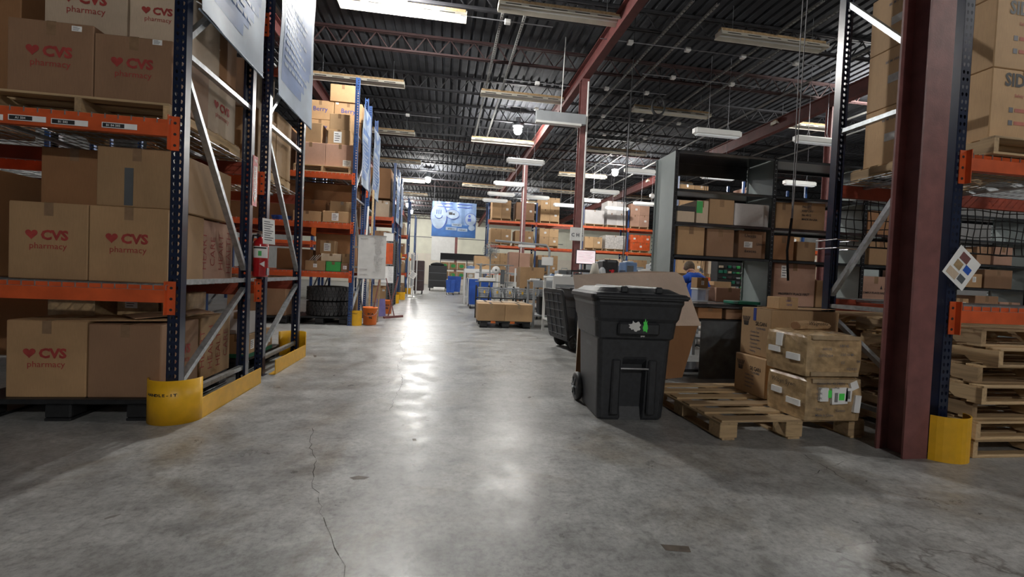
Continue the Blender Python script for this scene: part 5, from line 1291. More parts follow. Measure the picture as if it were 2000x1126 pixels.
# blue carts
def blue_cart(x, y, w, d, h, label, rz=0, white=True):
    t = thing('blue_cart', (x, y, 0), label, 'cart', 'blue plastic carts', rz); b = MB(); z0 = .14
    rings = [rr(-w/2+.05, w/2-.05, -d/2+.05, d/2-.05, z0, .03), rr(-w/2, w/2, -d/2, d/2, h, .04), rr(-w/2+.03, w/2-.03, -d/2+.03, d/2-.03, h-.01, .03), rr(-w/2+.08, w/2-.08, -d/2+.08, d/2-.08, z0+.05, .03)]
    b.loft(rings); b.build('tub', 'cart_blue', t)
    if white:
        for (sx, sy) in ((-1, -1), (1, -1), (-1, 1), (1, 1)): MB().tube([(sx*(w/2+.01), sy*(d/2+.01), z0), (sx*(w/2+.01), sy*(d/2+.01), h+.02)], .018, 6).build('corner_tube', 'white', t)
        MB().tube([(-w/2, -d/2, h+.02), (w/2, -d/2, h+.02), (w/2, d/2, h+.02), (-w/2, d/2, h+.02), (-w/2, -d/2, h+.02)], .018, 6).build('rim_tube', 'white', t)
    for (sx, sy) in ((-1, -1), (1, -1), (-1, 1), (1, 1)):
        b = MB(); b.smooth = True; b.lathe([(.01, -.018), (.055, -.018), (.06, 0), (.055, .018), (.01, .018)], (sx*(w/2-.08), sy*(d/2-.08), .06), 14, axis='x'); b.build('caster', 'rubber', t); MB().box(sx*(w/2-.08)-.025, sx*(w/2-.08)+.025, sy*(d/2-.08)-.02, sy*(d/2-.08)+.02, .08, z0+.02).build('fork', 'galv', t)
    return t
blue_cart(1.22, 15.7, .82, 1.2, .98, 'large blue cart with white tube frame behind the wire baskets')
blue_cart(.58, 26.0, .75, 1.0, 1.0, 'small distant blue cart left of the large one', white=False)
blue_cart(.35, 24.6, .5, .7, .8, 'smaller dark blue cart in front of the distant blue cart', white=False)
# packing desks and machines
def desk(x, y, w, d, h, label, mat='grey', shelf=True, rz=0):
    t = thing('packing_bench', (x, y, 0), label, 'bench', None, rz); MB().cbox(-w/2, w/2, -d/2, d/2, h-.04, h, .004).build('worktop', mat, t)
    for (sx, sy) in ((-1, -1), (1, -1), (-1, 1), (1, 1)): MB().box(sx*(w/2-.03)-.025, sx*(w/2-.03)+.025, sy*(d/2-.03)-.025, sy*(d/2-.03)+.025, 0, h-.04).build('leg', mat, t)
    if shelf: MB().cbox(-w/2+.02, w/2-.02, -d/2+.02, d/2-.02, .25, .28, .003).build('lower_shelf', mat, t)
    MB().cbox(-w/2, w/2, -d/2-.004, -d/2+.02, h-.16, h-.0, .003).build('apron', mat, t)
    return t
desk(2.46, 10.4, .96, .8, 1.06, 'grey metal packing bench right of the aisle cartons')
desk(3.35, 9.1, 2.5, .9, 1.17, 'long light bench holding the monitor behind the cardboard sheet', 'white')
desk(3.1, 15.0, 2.4, .8, .95, 'pale bench with small boxes behind the baskets', 'white')
desk(5.0, 12.5, 2.6, 1.0, 1.0, 'bench with grey machines behind the shelving post', 'grey')
desk(4.9, 8.3, 1.6, .7, .95, 'work table in front of the man in the blue shirt', 'white')
carton(1.92, 2.42, 11.4+.9, 12.9, .86+.003-.86, .5, 'box', None) if False else None
carton(2.05, 2.72, 12.25, 12.85, .7, 1.40, 'large plain orange brown carton behind the grey packing bench', None, 'kraft', name='carton') 
bx_ = desk(2.38, 12.55, .7, .8, .695, 'low bench under the large plain carton', 'dgrey')
t = thing('grey_cabinet', (2.72, 10.2, 1.063), 'grey metal box standing on the packing bench', 'cabinet'); MB().cbox(-.17, .17, -.2, .2, 0, .24, .005).build('cabinet_body', 'grey', t); MB().box(-.16, .16, -.205, -.2, .11, .118).build('seam', 'dgrey', t)
t = thing('tape_dispenser', (2.42, 10.2, 1.063), 'white and blue tape dispenser on the grey packing bench', 'dispenser'); MB().cbox(-.12, .12, -.06, .06, 0, .06, .01).build('dispenser_base', 'white', t); b = MB(); b.smooth = True; b.lathe([(.03, -.03), (.07, -.03), (.07, .03), (.03, .03), (.03, -.03)], (.03, 0, .09), 18, axis='y'); b.build('tape_roll', 'lblue', t)
# monitor
def monitor(x, y, z, w, h, label, lit=True, rz=0):
    t = thing('monitor', (x, y, z), label, 'monitor', None, rz); MB().cbox(-w/2, w/2, 0, .03, .12, .12+h, .006).build('bezel', 'ink', t)
    s_ = MB().box(-w/2+.015, w/2-.015, -.002, 0, .135, .105+h).build('screen', 'screen' if lit else 'dgrey', t)
    if lit:
        for i in range(7): MB().box(-w/2+.04, w/2-.05-.03*(i % 3), -.0035, -.002, .12+h*.82-h*.1*i, .12+h*.82-h*.1*i+.004).build('screen_row', 'pinkink', s_)
    MB().box(-.02, .02, .03, .05, .02, .3).build('neck', 'ink', t); MB().cbox(-.12, .12, -.05, .15, 0, .015, .004).build('foot', 'ink', t); return t
monitor(2.80, 8.85, 1.31, .42, .29, 'lit pinkish computer monitor in front of the dark red column', rz=.05)
MB()
t = thing('monitor_riser', (2.8, 9.0, 1.173), 'black riser shelf under the lit monitor', 'riser'); MB().cbox(-.3, .3, -.16, .16, .10, .132, .004).build('riser_top', 'ink', t); MB().box(-.3, -.27, -.16, .16, 0, .10).build('riser_side', 'ink', t); MB().box(.27, .3, -.16, .16, 0, .10).build('riser_side', 'ink', t)
monitor(3.6, 16.6, 1.25, .42, .42, 'dark switched off monitor beyond the small machines', lit=False, rz=.5)
desk(3.6, 16.6, .8, .6, 1.245, 'dark tall stand under the switched off monitor', 'dgrey')
# headset and tools under monitor
t = thing('desk_phone', (2.62, 8.72, 1.173), 'black scanner cradle in front of the monitor', 'scanner'); MB().cbox(-.07, .07, -.05, .05, 0, .07, .015).build('cradle', 'ink', t)
# white cone (paper cup stack)
t = thing('fabric_cone', (2.94, 8.68, 1.173), 'white cone of thread rising before the monitor', 'cone'); b = MB(); b.smooth = True; b.lathe([(.001, 0), (.115, 0), (.055, .27), (.045, .285), (.001, .285)], n=24); b.build('cone_body', 'cream', t)
# black label printer
t = thing('label_printer', (3.36, 9.1, 1.173), 'black boxy label printer right of the monitor', 'printer'); MB().cbox(-.17, .17, -.2, .2, 0, .38, .04).build('printer_body', 'black', t); MB().cbox(-.09, .09, -.212, -.195, .20, .31, .01).build('printer_mouth', 'ink', t); MB().cbox(-.08, .1, -.206, -.19, .32, .36, .004).build('top_bar', 'dgrey', t); MB().box(-.04, .04, -.215, -.205, .14, .17).build('red_lights', 'red', t)
t = thing('pump_bottle', (3.12, 8.75, 1.173), 'clear domed plastic bottle on the bench', 'bottle'); b = MB(); b.smooth = True; b.lathe([(.001, 0), (.07, 0), (.072, .10), (.06, .17), (.03, .21), (.001, .215)], n=18); b.build('bottle_shell', 'clear', t); MB().tube([(0, 0, .02), (0, 0, .15)], .03, 10).build('contents', 'white', t)
t = thing('red_cap_bottle', (3.32, 8.72, 1.173), 'small bottle with a red slanted cap', 'bottle'); MB().tube([(0, 0, 0), (0, 0, .10)], .035, 10).build('bottle_body', 'cream', t); MB().tube([(0, 0, .10), (.02, 0, .17)], .028, 8).build('cap', 'red', t)
# grey equipment block behind
def machine(x, y, z, w, d, h, mat, label, extra=True):
    t = thing('bench_machine', (x, y, z), label, 'machine'); MB().cbox(-w/2, w/2, -d/2, d/2, 0, h, .012).build('housing', mat, t)
    if extra:
        MB().cbox(-w*.35, w*.2, -d/2-.012, -d/2+.005, h*.35, h*.8, .004).build('front_panel', 'dgrey' if mat != 'dgrey' else 'grey', t); MB().cbox(-w*.45, w*.45, -d/2-.05, -d/2, h*.08, h*.2, .006).build('output_tray', 'grey', t); MB().cbox(-w*.3, w*.3, -d*.3, d*.3, h, h+.03, .008).build('top_cover', 'white', t)
    return t
machine(3.82, 9.15, 1.173, .26, .35, .35, 'lblue', 'pale blue cabinet beside the black printer')
machine(4.15, 9.1, 1.173, .36, .4, .20, 'white', 'low white printer with a paper tray on the long bench')
machine(4.45, 9.2, 1.173, .26, .35, .34, 'grey', 'grey box shaped machine next to the low printer')
machine(4.3, 12.5, 1.003, .7, .5, .62, 'grey', 'large grey machine on the far bench')
machine(5.2, 12.5, 1.003, .8, .5, .55, 'grey', 'wide grey machine at right on the far bench')
machine(6.0, 12.4, 1.003, .4, .5, .3, 'dgrey', 'small dark machine at the far bench end')
t = thing('plastic_bin', (4.35, 8.72, 1.173), 'white crumpled paper roll on the printer', 'paper'); b = MB(); b.smooth = True; b.lathe([(.02, -.1), (.055, -.1), (.06, 0), (.055, .1), (.02, .1)], (0, 0, .062), 14, axis='x'); b.build('roll', 'paper', t)
t = thing('white_tub', (3.05, 10.2, .5), 'x', 'tub') if False else None
# postal scale
t = thing('bench_scale', (2.62, 9.75, .0), 'white electronic scale head on a grey stand', 'scale'); MB().tube([(0, 0, 0), (0, 0, .64)], .02, 8).build('stand', 'grey', t); MB().cbox(-.12, .12, -.03, .03, .60, .74, .01).build('scale_head', 'white', t); MB().box(-.08, .05, -.033, -.03, .64, .71).build('display', 'grey', t); MB().cbox(-.2, .2, -.15, .25, 0, .03, .006).build('foot', 'dgrey', t)
t = thing('green_crate', (2.80, 12.55, .0), 'dark green plastic crate under the baskets', 'crate'); MB().cbox(-.05, .65, -.25, .2, .0, .50, .01).build('crate_body', 'dgreen', t)
for i in range(4): MB().box(.02+.15*i, .10+.15*i, -.256, -.25, .3, .44).build('hand_hole', 'ink', t)
t = thing('waste_bin', (2.35, 10.3, .283), 'black waste bin on the lower shelf of the packing bench', 'bin'); b = MB(); b.loft([rr(-.17, .17, -.15, .15, 0, .03), rr(-.2, .2, -.18, .18, .40, .04), rr(-.18, .18, -.16, .16, .40, .03), rr(-.16, .16, -.14, .14, .02, .03)]); b.build('bin_shell', 'black', t)
# fan on pole
t = thing('pedestal_fan', (1.35, 13.6, 0), 'silver fan on a tall grey pole behind the aisle cartons', 'fan'); MB().tube([(0, 0, 0), (0, 0, 1.95)], .022, 8).build('pole', 'grey', t); MB().cbox(-.22, .22, -.22, .22, 0, .03, .01).build('foot', 'dgrey', t)
b = MB()
for k in range(24): a = 2*math.pi*k/24; b.tube([(0, -.17, 1.86), (.13*math.cos(a), -.16, 1.86+.13*math.sin(a)), (.24*math.cos(a), -.10, 1.86+.24*math.sin(a)), (.13*math.cos(a), -.03, 1.86+.13*math.sin(a))], .006, 4, caps=False)
for r in (.10, .18, .24): b.tube([(r*math.cos(a), -.165+.06*(r/.24)**2, 1.86+r*math.sin(a)) for a in [2*math.pi*k/24 for k in range(25)]], .005, 4, caps=False)
b.build('guard', 'galv', t)
for k in range(3):
    a = 2*math.pi*k/3; b = MB(); b.add([(.03*math.cos(a), -.1, 1.86+.03*math.sin(a)), (.2*math.cos(a-.35), -.12, 1.86+.2*math.sin(a-.35)), (.21*math.cos(a+.35), -.08, 1.86+.21*math.sin(a+.35))], [(0, 1, 2)]); b.build('blade', 'white', t)
MB().tube([(0, -.1, 1.86), (0, .05, 1.86)], .06, 12).build('motor', 'dgrey', t)
# filler machine with reel
t = thing('taping_machine', (1.45, 12.7, 0), 'chrome taping machine with a white tape reel', 'machine')
for (a, c) in ((-.45, -.2), (.3, -.2), (-.45, .2), (.3, .2)): MB().tube([(a, c, 0), (a, c, 1.45)], .018, 6).build('frame_leg', 'galv', t)
for z in (.95, 1.2, 1.42): MB().tube([(-.6, -.2, z), (.45, -.2, z)], .014, 6).build('frame_rail', 'galv', t); 
b = MB(); b.smooth = True; b.lathe([(.025, -.03), (.11, -.03), (.11, .03), (.025, .03), (.025, -.03)], (-.05, -.26, 1.28), 22, axis='y'); b.build('tape_reel', 'white', t); b = MB(); b.lathe([(.001, -.034), (.03, -.034), (.03, .0)], (-.05, -.26, 1.28), 12, axis='y'); b.build('reel_hub', 'dgrey', t)
MB().cbox(-.5, -.05, -.3, .2, .96, 1.06, .01).build('bed', 'white', t); MB().cbox(.1, .2, -.25, -.1, .9, 1.3, .01).build('arm', 'dgrey', t); MB().cbox(-.62, -.5, -.2, -.1, 1.02, 1.2, .004).build('paper_tag', 'paper', t)
t = thing('white_pole', (1.92, 12.3, .0), 'white upright pole with a small white sign foot behind the baskets', 'pole'); MB().cbox(-.02, .02, -.02, .02, 0, 1.35, .004).build('pole_shaft', 'white', t); MB().cbox(-.2, .12, -.03, .01, .72, .84, .004).build('sign_plate', 'white', t)
t = thing('floor_lamp', (2.9, 13.4, 0), 'grey swing arm with a white box end above the packing bench', 'arm'); MB().tube([(-1.45, 0, 2.16), (.1, 0, 2.10), (.2, 0, 1.95), (.22, 0, 0)], .035, 8).build('arm_tube', 'grey', t); MB().cbox(-.75, -.25, -.07, .07, 2.0, 2.08, .01).build('lamp_bar', 'white', t); MB().cbox(-.02, .32, -.05, .05, 1.5, 1.75, .008).build('white_box', 'white', t)
# pair of tall cartons and others stacked on benches
MG = 'cartons around the packing benches'
carton(2.22, 2.57, 15.8, 16.25, 1.253, 1.98, 'tall pinkish carton, left of the pair behind the tape reel', MG, 'pink_kraft', tape=None); carton(2.59, 2.97, 15.8, 16.25, 1.253, 1.96, 'tall pinkish carton, right of the pair behind the tape reel', MG, 'pink_kraft', tape=None)
desk(2.55, 16.0, .9, .6, 1.25, 'narrow tall bench under the pair of pinkish cartons', 'grey') 
o = carton(1.12, 1.72, 17.5, 18.0, 1.353, 1.86, 'kraft carton with a black smile mark behind the fan pole', MG, 'kraft2', tape=None)
MB().tube([(.2*math.cos(a), -.252, .25+.12*math.sin(a)) for a in [math.pi*1.15+math.pi*.7*k/8 for k in range(9)]], .012, 4).build('smile_mark', 'ink', o)
desk(1.4, 17.7, 1.3, .8, 1.35, 'far white bench under the smile carton', 'white')
rnd = random.Random(21); cnt = 0
for (x0, x1, y, z, nm) in ((1.95, 4.2, 14.62, .953, 'the pale bench behind the baskets'), (1.97, 4.2, 14.62, .283, 'the lower shelf of the pale bench')):
    x_ = x0; i = 0
    while x_ < x1-.2 and i < 9:
        i += 1; w_ = rnd.uniform(.14, .28); carton(x_, x_+w_, y, y+.25, z, z+rnd.uniform(.12, .3), '%s small carton, %s from the left on %s' % (['white', 'buff', 'brown'][i % 3], ORD[i], nm), MG, ['white_card', 'pale_kraft', 'dark_kraft'][i % 3], plainbox=False); x_ += w_+.03

# far shelving with printed boxes by the cream wall
s4 = shelving(-.3, [1.9, 1.9], 33.0, .6, 2.6, [2.6, 2.1, 1.45, .8], 'low dark shelving with printed boxes against the far wall')
k = 0
for r_, z in enumerate((1.45, .8)):
    for i in range(6):
        x_ = -.26+i*.60+(.08 if i > 2 else 0); o = carton(x_, x_+.56, 33.05, 33.5, z+.003, z+.5, '%s carton, %s from the left on the %s far shelf' % ('teal printed' if i < 3 else 'pinkish white', ORD[i+1], ['upper', 'lower'][r_]), 'printed boxes on the far shelving', 'kraft2' if i < 3 else 'pale_kraft', tape=None)
        b = MB(); b.add([(.17*math.cos(2*math.pi*q/12), -.227, .25+.13*math.sin(2*math.pi*q/12)) for q in range(12)], [list(range(12))]); b.build('round_print', 'green' if i < 3 else 'white', o)
MB().box(.02, 3.78, -.01, .0, 2.12, 2.58).build('dark_valance', 'ink', s4)
# carts at the end of the aisle
def tall_cart(x, y, w, d, h, label, mat='darkcart'):
    t = thing('tall_cart', (x, y, 0), label, 'cart'); MB().cbox(-w/2, w/2, -d/2, d/2, .18, h, .02).build('cart_body', mat, t)
    for z in (.18+(h-.18)*.33, .18+(h-.18)*.66): MB().box(-w/2-.004, w/2+.004, -d/2-.006, -d/2, z, z+.03).build('cart_rail', 'dgrey', t)
    for (sx, sy) in ((-1, -1), (1, -1), (-1, 1), (1, 1)): b = MB(); b.lathe([(.01, -.02), (.08, -.02), (.085, 0), (.08, .02), (.01, .02)], (sx*(w/2-.08), sy*(d/2-.08), .085), 12, axis='x'); b.build('caster', 'rubber', t); MB().box(sx*(w/2-.08)-.02, sx*(w/2-.08)+.02, sy*(d/2-.08)-.02, sy*(d/2-.08)+.02, .1, .19).build('fork', 'dgrey', t)
    return t
tall_cart(-1.30, 24.6, .50, .9, 1.75, 'tall brown black cart standing at the far left of the aisle')
t = tall_cart(-.40, 30.0, 1.15, 1.2, 1.62, 'wide black cage cart standing across the end of the aisle', 'black')
t = thing('dark_bag', (-.45, 29.9, 1.623), 'black bundle lying on top of the wide black cart', 'bundle'); b = MB(); b.smooth = True; b.lathe([(.001, 0), (.42, 0), (.45, .08), (.3, .16), (.1, .2), (.001, .2)], n=14); b.build('bundle_cloth', 'cord', t)
t = thing('white_roll', (-.28, 29.2, .0), 'white roll lying on the floor under the black cart', 'roll'); MB().tube([(-.35, 0, .13), (.35, 0, .13)], .13, 14).build('roll_body', 'white', t)
t = thing('pallet_jack', (.42, 29.0, 0), 'yellow pallet jack parked beside the black cart', 'pallet jack'); MB().cbox(-.16, .16, -.1, .1, .05, .28, .02).build('jack_body', 'gold', t); MB().tube([(0, 0, .25), (.05, -.1, 1.1)], .02, 6).build('jack_handle', 'gold', t); MB().box(-.25, -.1, 0, 1.0, .03, .09).build('fork', 'gold', t); MB().box(.1, .25, 0, 1.0, .03, .09).build('fork', 'gold', t)
# white rolling rack at left of aisle end
t = thing('white_rack_stand', (-1.50, 19.6, 0), 'white tubular rolling rack at the left of the far aisle', 'rack')
for (dx, dy) in ((0, 0), (.22, 0), (0, 2.2), (.22, 2.2)): MB().tube([(dx, dy, .06), (dx, dy, 1.95)], .022, 6).build('upright', 'white', t)
for dy in (0, 2.2): MB().tube([(-.2, dy, .06), (.5, dy, .06)], .022, 6).build('foot', 'white', t)
for z in (.5, 1.2, 1.9): MB().tube([(.11, 0, z), (.11, 2.2, z)], .02, 6).build('cross_bar', 'white', t); 
MB().box(.10, .115, .1, 2.1, .5, 1.9).build('white_panel', 'grey', t)
c = Vector((-1.30, 19.57, 1.0)); sheet(c, (1, 0, -.6), (.6, 0, 1), .26, .28, 'tiny white sheet hung cornerwise at the left of the far aisle')
for i, y in enumerate((22.0, 23.2, 26.0, 27.2, 28.6)):
    t = thing('yellow_column', (-2.15, y, 0), 'yellow topped post, %s in the far left line' % ORD[i+1], 'post', 'yellow topped posts at the far left'); MB().tube([(0, 0, 0), (0, 0, 1.8)], .035, 8).build('post_shaft', 'dgrey', t); MB().tube([(0, 0, 1.8), (0, 0, 2.05)], .045, 8).build('yellow_sleeve', 'gold', t)
# mesh panels stacked upright at rack E/D ends
for i, (x, y) in enumerate(((-1.66, 14.2), (-1.66, 14.9), (-1.62, 15.6))):
    t = thing('mesh_panel', (x, y, 0), 'black wire mesh panel standing on edge, %s behind the buckets' % ORD[i+1], 'panel', 'black mesh panels at the rack end'); b = MB()
    for k in range(9): b.bar((0, -.3+.075*k, .0), (0, -.3+.075*k, 2.1), .008, .008)
    for k in range(28): b.bar((0, -.3, .02+.077*k), (0, .3, .02+.077*k), .008, .008)
    b.build('mesh_wires', 'black', t); MB().box(-.02, .02, -.33, -.3, 0, 2.15).build('frame_bar', 'dgrey', t); MB().box(-.02, .02, .3, .33, 0, 2.15).build('frame_bar', 'dgrey', t)

# ------------------------------------------------------------------ loads in the far racks
FG = 'pallet loads in the far orange racks'
def load(x, y, z, w, h, d, label, mat, split=2, rows=1, wrap=False):
    pallet_copy('far', lambda: pallet((x, y+d/2, z), 1.05, 1.0, .125, 'x', 'pallets in the far racks', nb=5, rough=0), (x, y+d/2, z), 0, 'wooden pallet under the %s' % label)
    for i in range(split):
        for j in range(rows):
            a = x-w/2+i*w/split; zz = z+.128+j*h/rows
            carton(a, a+w/split-.008, y, y+d, zz, zz+h/rows-.003, '%s, %s%s' % (label, ['left', 'right'][i] if split == 2 else ORD[i+1], (' '+['lower', 'upper', 'topmost'][j]) if rows > 1 else ''), FG, mat, sticker=('f', .6, .5, .12, .1) if (i+j) % 2 else None, tape='wrap' if wrap else 'tape')
ld = [(2.88, 4.06, 1.0, .95, 'kraft', 2, 1, 'dim wrapped load, top left of the far rack'), (4.15, 4.06, 1.0, .9, 'dark_kraft', 2, 1, 'brown load second on the far top level'), (5.5, 4.06, 1.05, 1.25, 'kraft2', 2, 2, 'tall tan load beside the red column'), (8.0, 4.06, 1.1, .75, 'white_card', 1, 1, 'white film wrapped load on the far top level'), (9.25, 4.06, 1.1, 1.3, 'white_card', 2, 2, 'silvery wrapped load on the far top level'), (10.6, 4.06, 1.1, 1.25, 'pink_kraft', 2, 2, 'pinkish load at the right of the far top level'),
      (2.9, 2.75, 1.1, .75, 'kraft', 2, 1, 'grey brown load, lower left of the far rack'), (4.15, 2.75, 1.0, .7, 'kraft', 2, 1, 'orange brown load second on the lower far level'), (5.5, 2.75, 1.05, .9, 'kraft2', 2, 2, 'tan load of four cartons on the lower far level'), (8.0, 2.75, 1.0, .6, 'kraft2', 2, 1, 'tan load right of the red column'), (9.25, 2.75, 1.15, .75, 'wrap', 1, 1, 'shiny wrapped load on the lower far level'), (10.7, 2.75, 1.15, .85, 'orange', 3, 2, 'orange printed load on the lower far level'),
      (2.9, 1.31, 1.1, .9, 'kraft2', 2, 2, 'tan load on the low level of the far rack, left'), (4.15, 1.31, 1.1, .95, 'kraft', 2, 2, 'kraft load on the low level of the far rack'), (5.5, 1.31, 1.1, .9, 'kraft2', 2, 2, 'tan load on the low level behind the benches'), (8.0, 1.31, 1.1, .8, 'kraft', 2, 1, 'kraft load on the low level right of the column'), (9.25, 1.31, 1.1, .9, 'pale_kraft', 2, 2, 'buff load on the low level at right'), (10.6, 1.31, 1.1, .9, 'kraft', 2, 2, 'kraft load at the far right of the low level')]
for (x, z, w_, h_, mt, sp, rw, nm) in ld: load(x, 24.05, z+.003, w_, h_, 1.0, nm, mt, sp, rw)
lowbeam = BM[(2.5, 1, 'orange')]
for i in range(4): put('beam', lowbeam, rF1, (.08+i*2.58, 0, 1.30)); 
for i in range(4): put('beam', BM[(2.5, -1, 'shaded_orange')], rF1, (.08+i*2.58, 1.1, 1.30))
k = 0
for (x, z, w_, h_, mt, sp, rw, nm) in ((8.9, 1.405, 1.1, .9, 'kraft2', 2, 2, 'tan load on the first level of the mid orange rack'), (10.15, 1.405, 1.1, .8, 'pale_kraft', 2, 2, 'buff load beside it on the first level of the mid rack'), (11.55, 1.405, 1.1, .9, 'kraft', 2, 2, 'kraft load third on the first level of the mid rack'), (8.9, 2.605, 1.1, .9, 'pale_kraft', 2, 2, 'buff load on the second level of the mid orange rack'), (10.15, 2.605, 1.1, .95, 'white_card', 2, 2, 'white load on the second level of the mid rack'), (11.55, 2.605, 1.1, .9, 'kraft2', 2, 2, 'tan load third on the second level of the mid rack'),
                                     (8.9, 3.805, 1.1, .8, 'kraft', 2, 1, 'kraft load on the top level of the mid rack'), (11.6, 3.805, 1.1, .9, 'pink_kraft', 2, 1, 'pinkish load on the top level of the mid rack'), (12.75, 1.405, 1.1, .9, 'kraft', 2, 2, 'kraft load fourth on the first level of the mid rack'), (12.75, 2.605, 1.1, .9, 'kraft', 2, 2, 'kraft load fourth on the second level of the mid rack'), (14.2, 1.405, 1.1, .9, 'pale_kraft', 2, 2, 'buff load fifth on the first level of the mid rack')):
    load(x, 15.55, z+.003, w_, h_, .92, nm, mt, sp, rw)

# cluttered bins and cartons beside the man
t = thing('parts_rack', (7.55, 10.6, .75), 'dark rack of small coloured parts bins behind the man', 'rack'); MB().cbox(-.75, .75, 0, .3, .0, 1.0, .01).build('rack_back', 'ink', t)
rnd = random.Random(2); b = None
for i in range(12):
    for j in range(7):
        MB().cbox(-.72+i*.12, -.72+i*.12+rnd.uniform(.06, .105), -.05, 0, .04+j*.13, .04+j*.13+rnd.uniform(.03, .08), .004).build('parts_bin', rnd.choice(['green', 'dgrey', 'maroon', 'white', 'grey', 'darkcart', 'ink', 'pale_kraft', 'dgreen']), t)
for (sx) in (-.7, .7): MB().box(sx-.02, sx+.02, .05, .25, -.75, 0).build('leg', 'ink', t)
PG = 'cartons on the table by the man'
carton(4.60, 4.87, 8.12, 8.4, .953, 1.25, 'kraft carton in front of the man in blue', PG, 'kraft', sticker=('f', .5, .5, .06, .08)); carton(4.90, 5.12, 8.02, 8.3, .953, 1.13, 'small brown carton right of the man', PG, 'dark_kraft')
carton(5.14, 5.5, 8.1, 8.45, .953, 1.2, 'open tan carton right of the man', PG, 'kraft2', tape=None)
carton(4.36, 4.85, 6.8, 7.1, .86, 1.09, 'pinkish carton standing nearer than the man', PG, 'pink_kraft'); desk(4.60, 6.98, 1.3, .5, .857, 'low bench under the pinkish carton', 'grey')
t = thing('clear_tub', (4.20, 7.0, .86), 'clear plastic tub with a white lid', 'tub'); MB().cbox(-.1, .1, -.1, .1, 0, .18, .01).build('tub_walls', 'clear', t); MB().cbox(-.11, .11, -.11, .11, .18, .205, .005).build('tub_lid', 'white', t)

carton(4.09, 4.29, 6.92, 7.1, 1.067, 1.24, 'small kraft carton with a white label, in front of the man', PG, 'kraft', sticker=('f', .5, .5, .05, .07))
# ------------------------------------------------------------------ the man in blue
def man(loc, rz):
    t = thing('person', loc, 'man in a royal blue short sleeved shirt seen from behind, bent over a table', 'person', None, rz)
    V = [(0, 0, .70), (0, .02, .84), (0, .06, 1.00), (0, .12, 1.15), (0, .17, 1.25), (0, .22, 1.32), (0, .28, 1.35), (0, .34, 1.40), (0, .38, 1.47),
         (-.21, .15, 1.21), (-.30, .22, 1.0), (-.20, .42, .97), (-.15, .50, .97), (.21, .15, 1.19), (.33, .20, 1.0), (.22, .42, .97), (.16, .50, .97),
         (-.11, .02, .68), (-.13, .42, .64), (-.13, .40, .12), (-.13, .52, .06), (.11, .02, .68), (.13, .42, .64), (.13, .40, .12), (.13, .52, .06)]
    E_ = [(0, 1), (1, 2), (2, 3), (3, 4), (4, 5), (5, 6), (6, 7), (7, 8), (4, 9), (9, 10), (10, 11), (11, 12), (4, 13), (13, 14), (14, 15), (15, 16), (0, 17), (17, 18), (18, 19), (19, 20), (0, 21), (21, 22), (22, 23), (23, 24)]
    rad = [.15, .14, .145, .155, .14, .075, .06, .085, .075, .065, .045, .036, .03, .065, .045, .036, .03, .10, .075, .05, .04, .10, .075, .05, .04]
    me = bpy.data.meshes.new('sk'); me.from_pydata(V, E_, []); o = bpy.data.objects.new('sk', me); COL.objects.link(o)
    m = o.modifiers.new('s', 'SKIN'); o.modifiers.new('d', 'SUBSURF').levels = 2
    for i, r in enumerate(rad):
        sv = me.skin_vertices[0].data[i]; sv.radius = (r*(1.25 if 1 <= i <= 4 else 1), r*(.8 if 1 <= i <= 4 else 1)); sv.use_root = (i == 0)
    bpy.context.view_layer.update(); me2 = bpy.data.meshes.new_from_object(o.evaluated_get(bpy.context.evaluated_depsgraph_get())); bpy.data.objects.remove(o)
    for k_ in ('shirt', 'skin', 'trousers'): me2.materials.append(M[k_])
    for p_ in me2.polygons:
        c = p_.center; p_.use_smooth = True
        p_.material_index = 1 if (c.z > 1.335 and abs(c.x) < .12) else 1 if (abs(c.x) > .17 and c.z < 1.06 and c.z > .85) else 2 if c.z < .78 else 0
        if c.y > .30 and .85 < c.z < 1.06: p_.material_index = 1
    body = put('body', me2, t)
    b = MB(); b.smooth = True; b.lathe([(.001, .115), (.05, .105), (.085, .06), (.098, 0), (.092, -.045), (.075, -.06)][::-1], (0, .345, 1.435), 18); b.build('hair', 'hair', t)
    for s in (-1, 1): MB().cbox(s*.098-.012, s*.098+.012, .34, .38, 1.39, 1.44, .008).build('ear', 'skin', t)
    MB().tube([(-.06, .20, 1.325), (.06, .20, 1.325), (.07, .27, 1.335)], .022, 8).build('collar', 'shirt', t)
    for s in (-1, 1):
        for k_ in range(5):
            a = (k_-2)*.018
            pts = [(s*.155+a, .50, .972), (s*.15+a*1.3, .56+.01*(2-abs(k_-2)), .968), (s*.15+a*1.4, .60+.012*(2-abs(k_-2)), .958)] if k_ else [(s*.18, .50, .968), (s*.19*1., .53, .965), (s*.185, .56, .960)]
            MB().tube(pts, .009, 6, r2=.007).build('finger', 'skin', t)
        MB().cbox(s*.13-.05, s*.13+.05, .36, .64, .0, .09, .02).build('shoe', 'ink', t)
    return t
man((4.42, 7.42, 0), 0)
t = thing('stool', (4.42, 7.40, 0), 'dark work stool under the man in blue', 'stool'); MB().tube([(0, 0, .50), (0, 0, .56)], .18, 20).build('seat', 'ink', t); MB().tube([(0, 0, .05), (0, 0, .5)], .025, 8).build('gas_column', 'chrome', t)
for k in range(5): a = 2*math.pi*k/5; MB().bar((0, 0, .07), (.26*math.cos(a), .26*math.sin(a), .03), .04, .03).build('foot_spoke', 'ink', t)

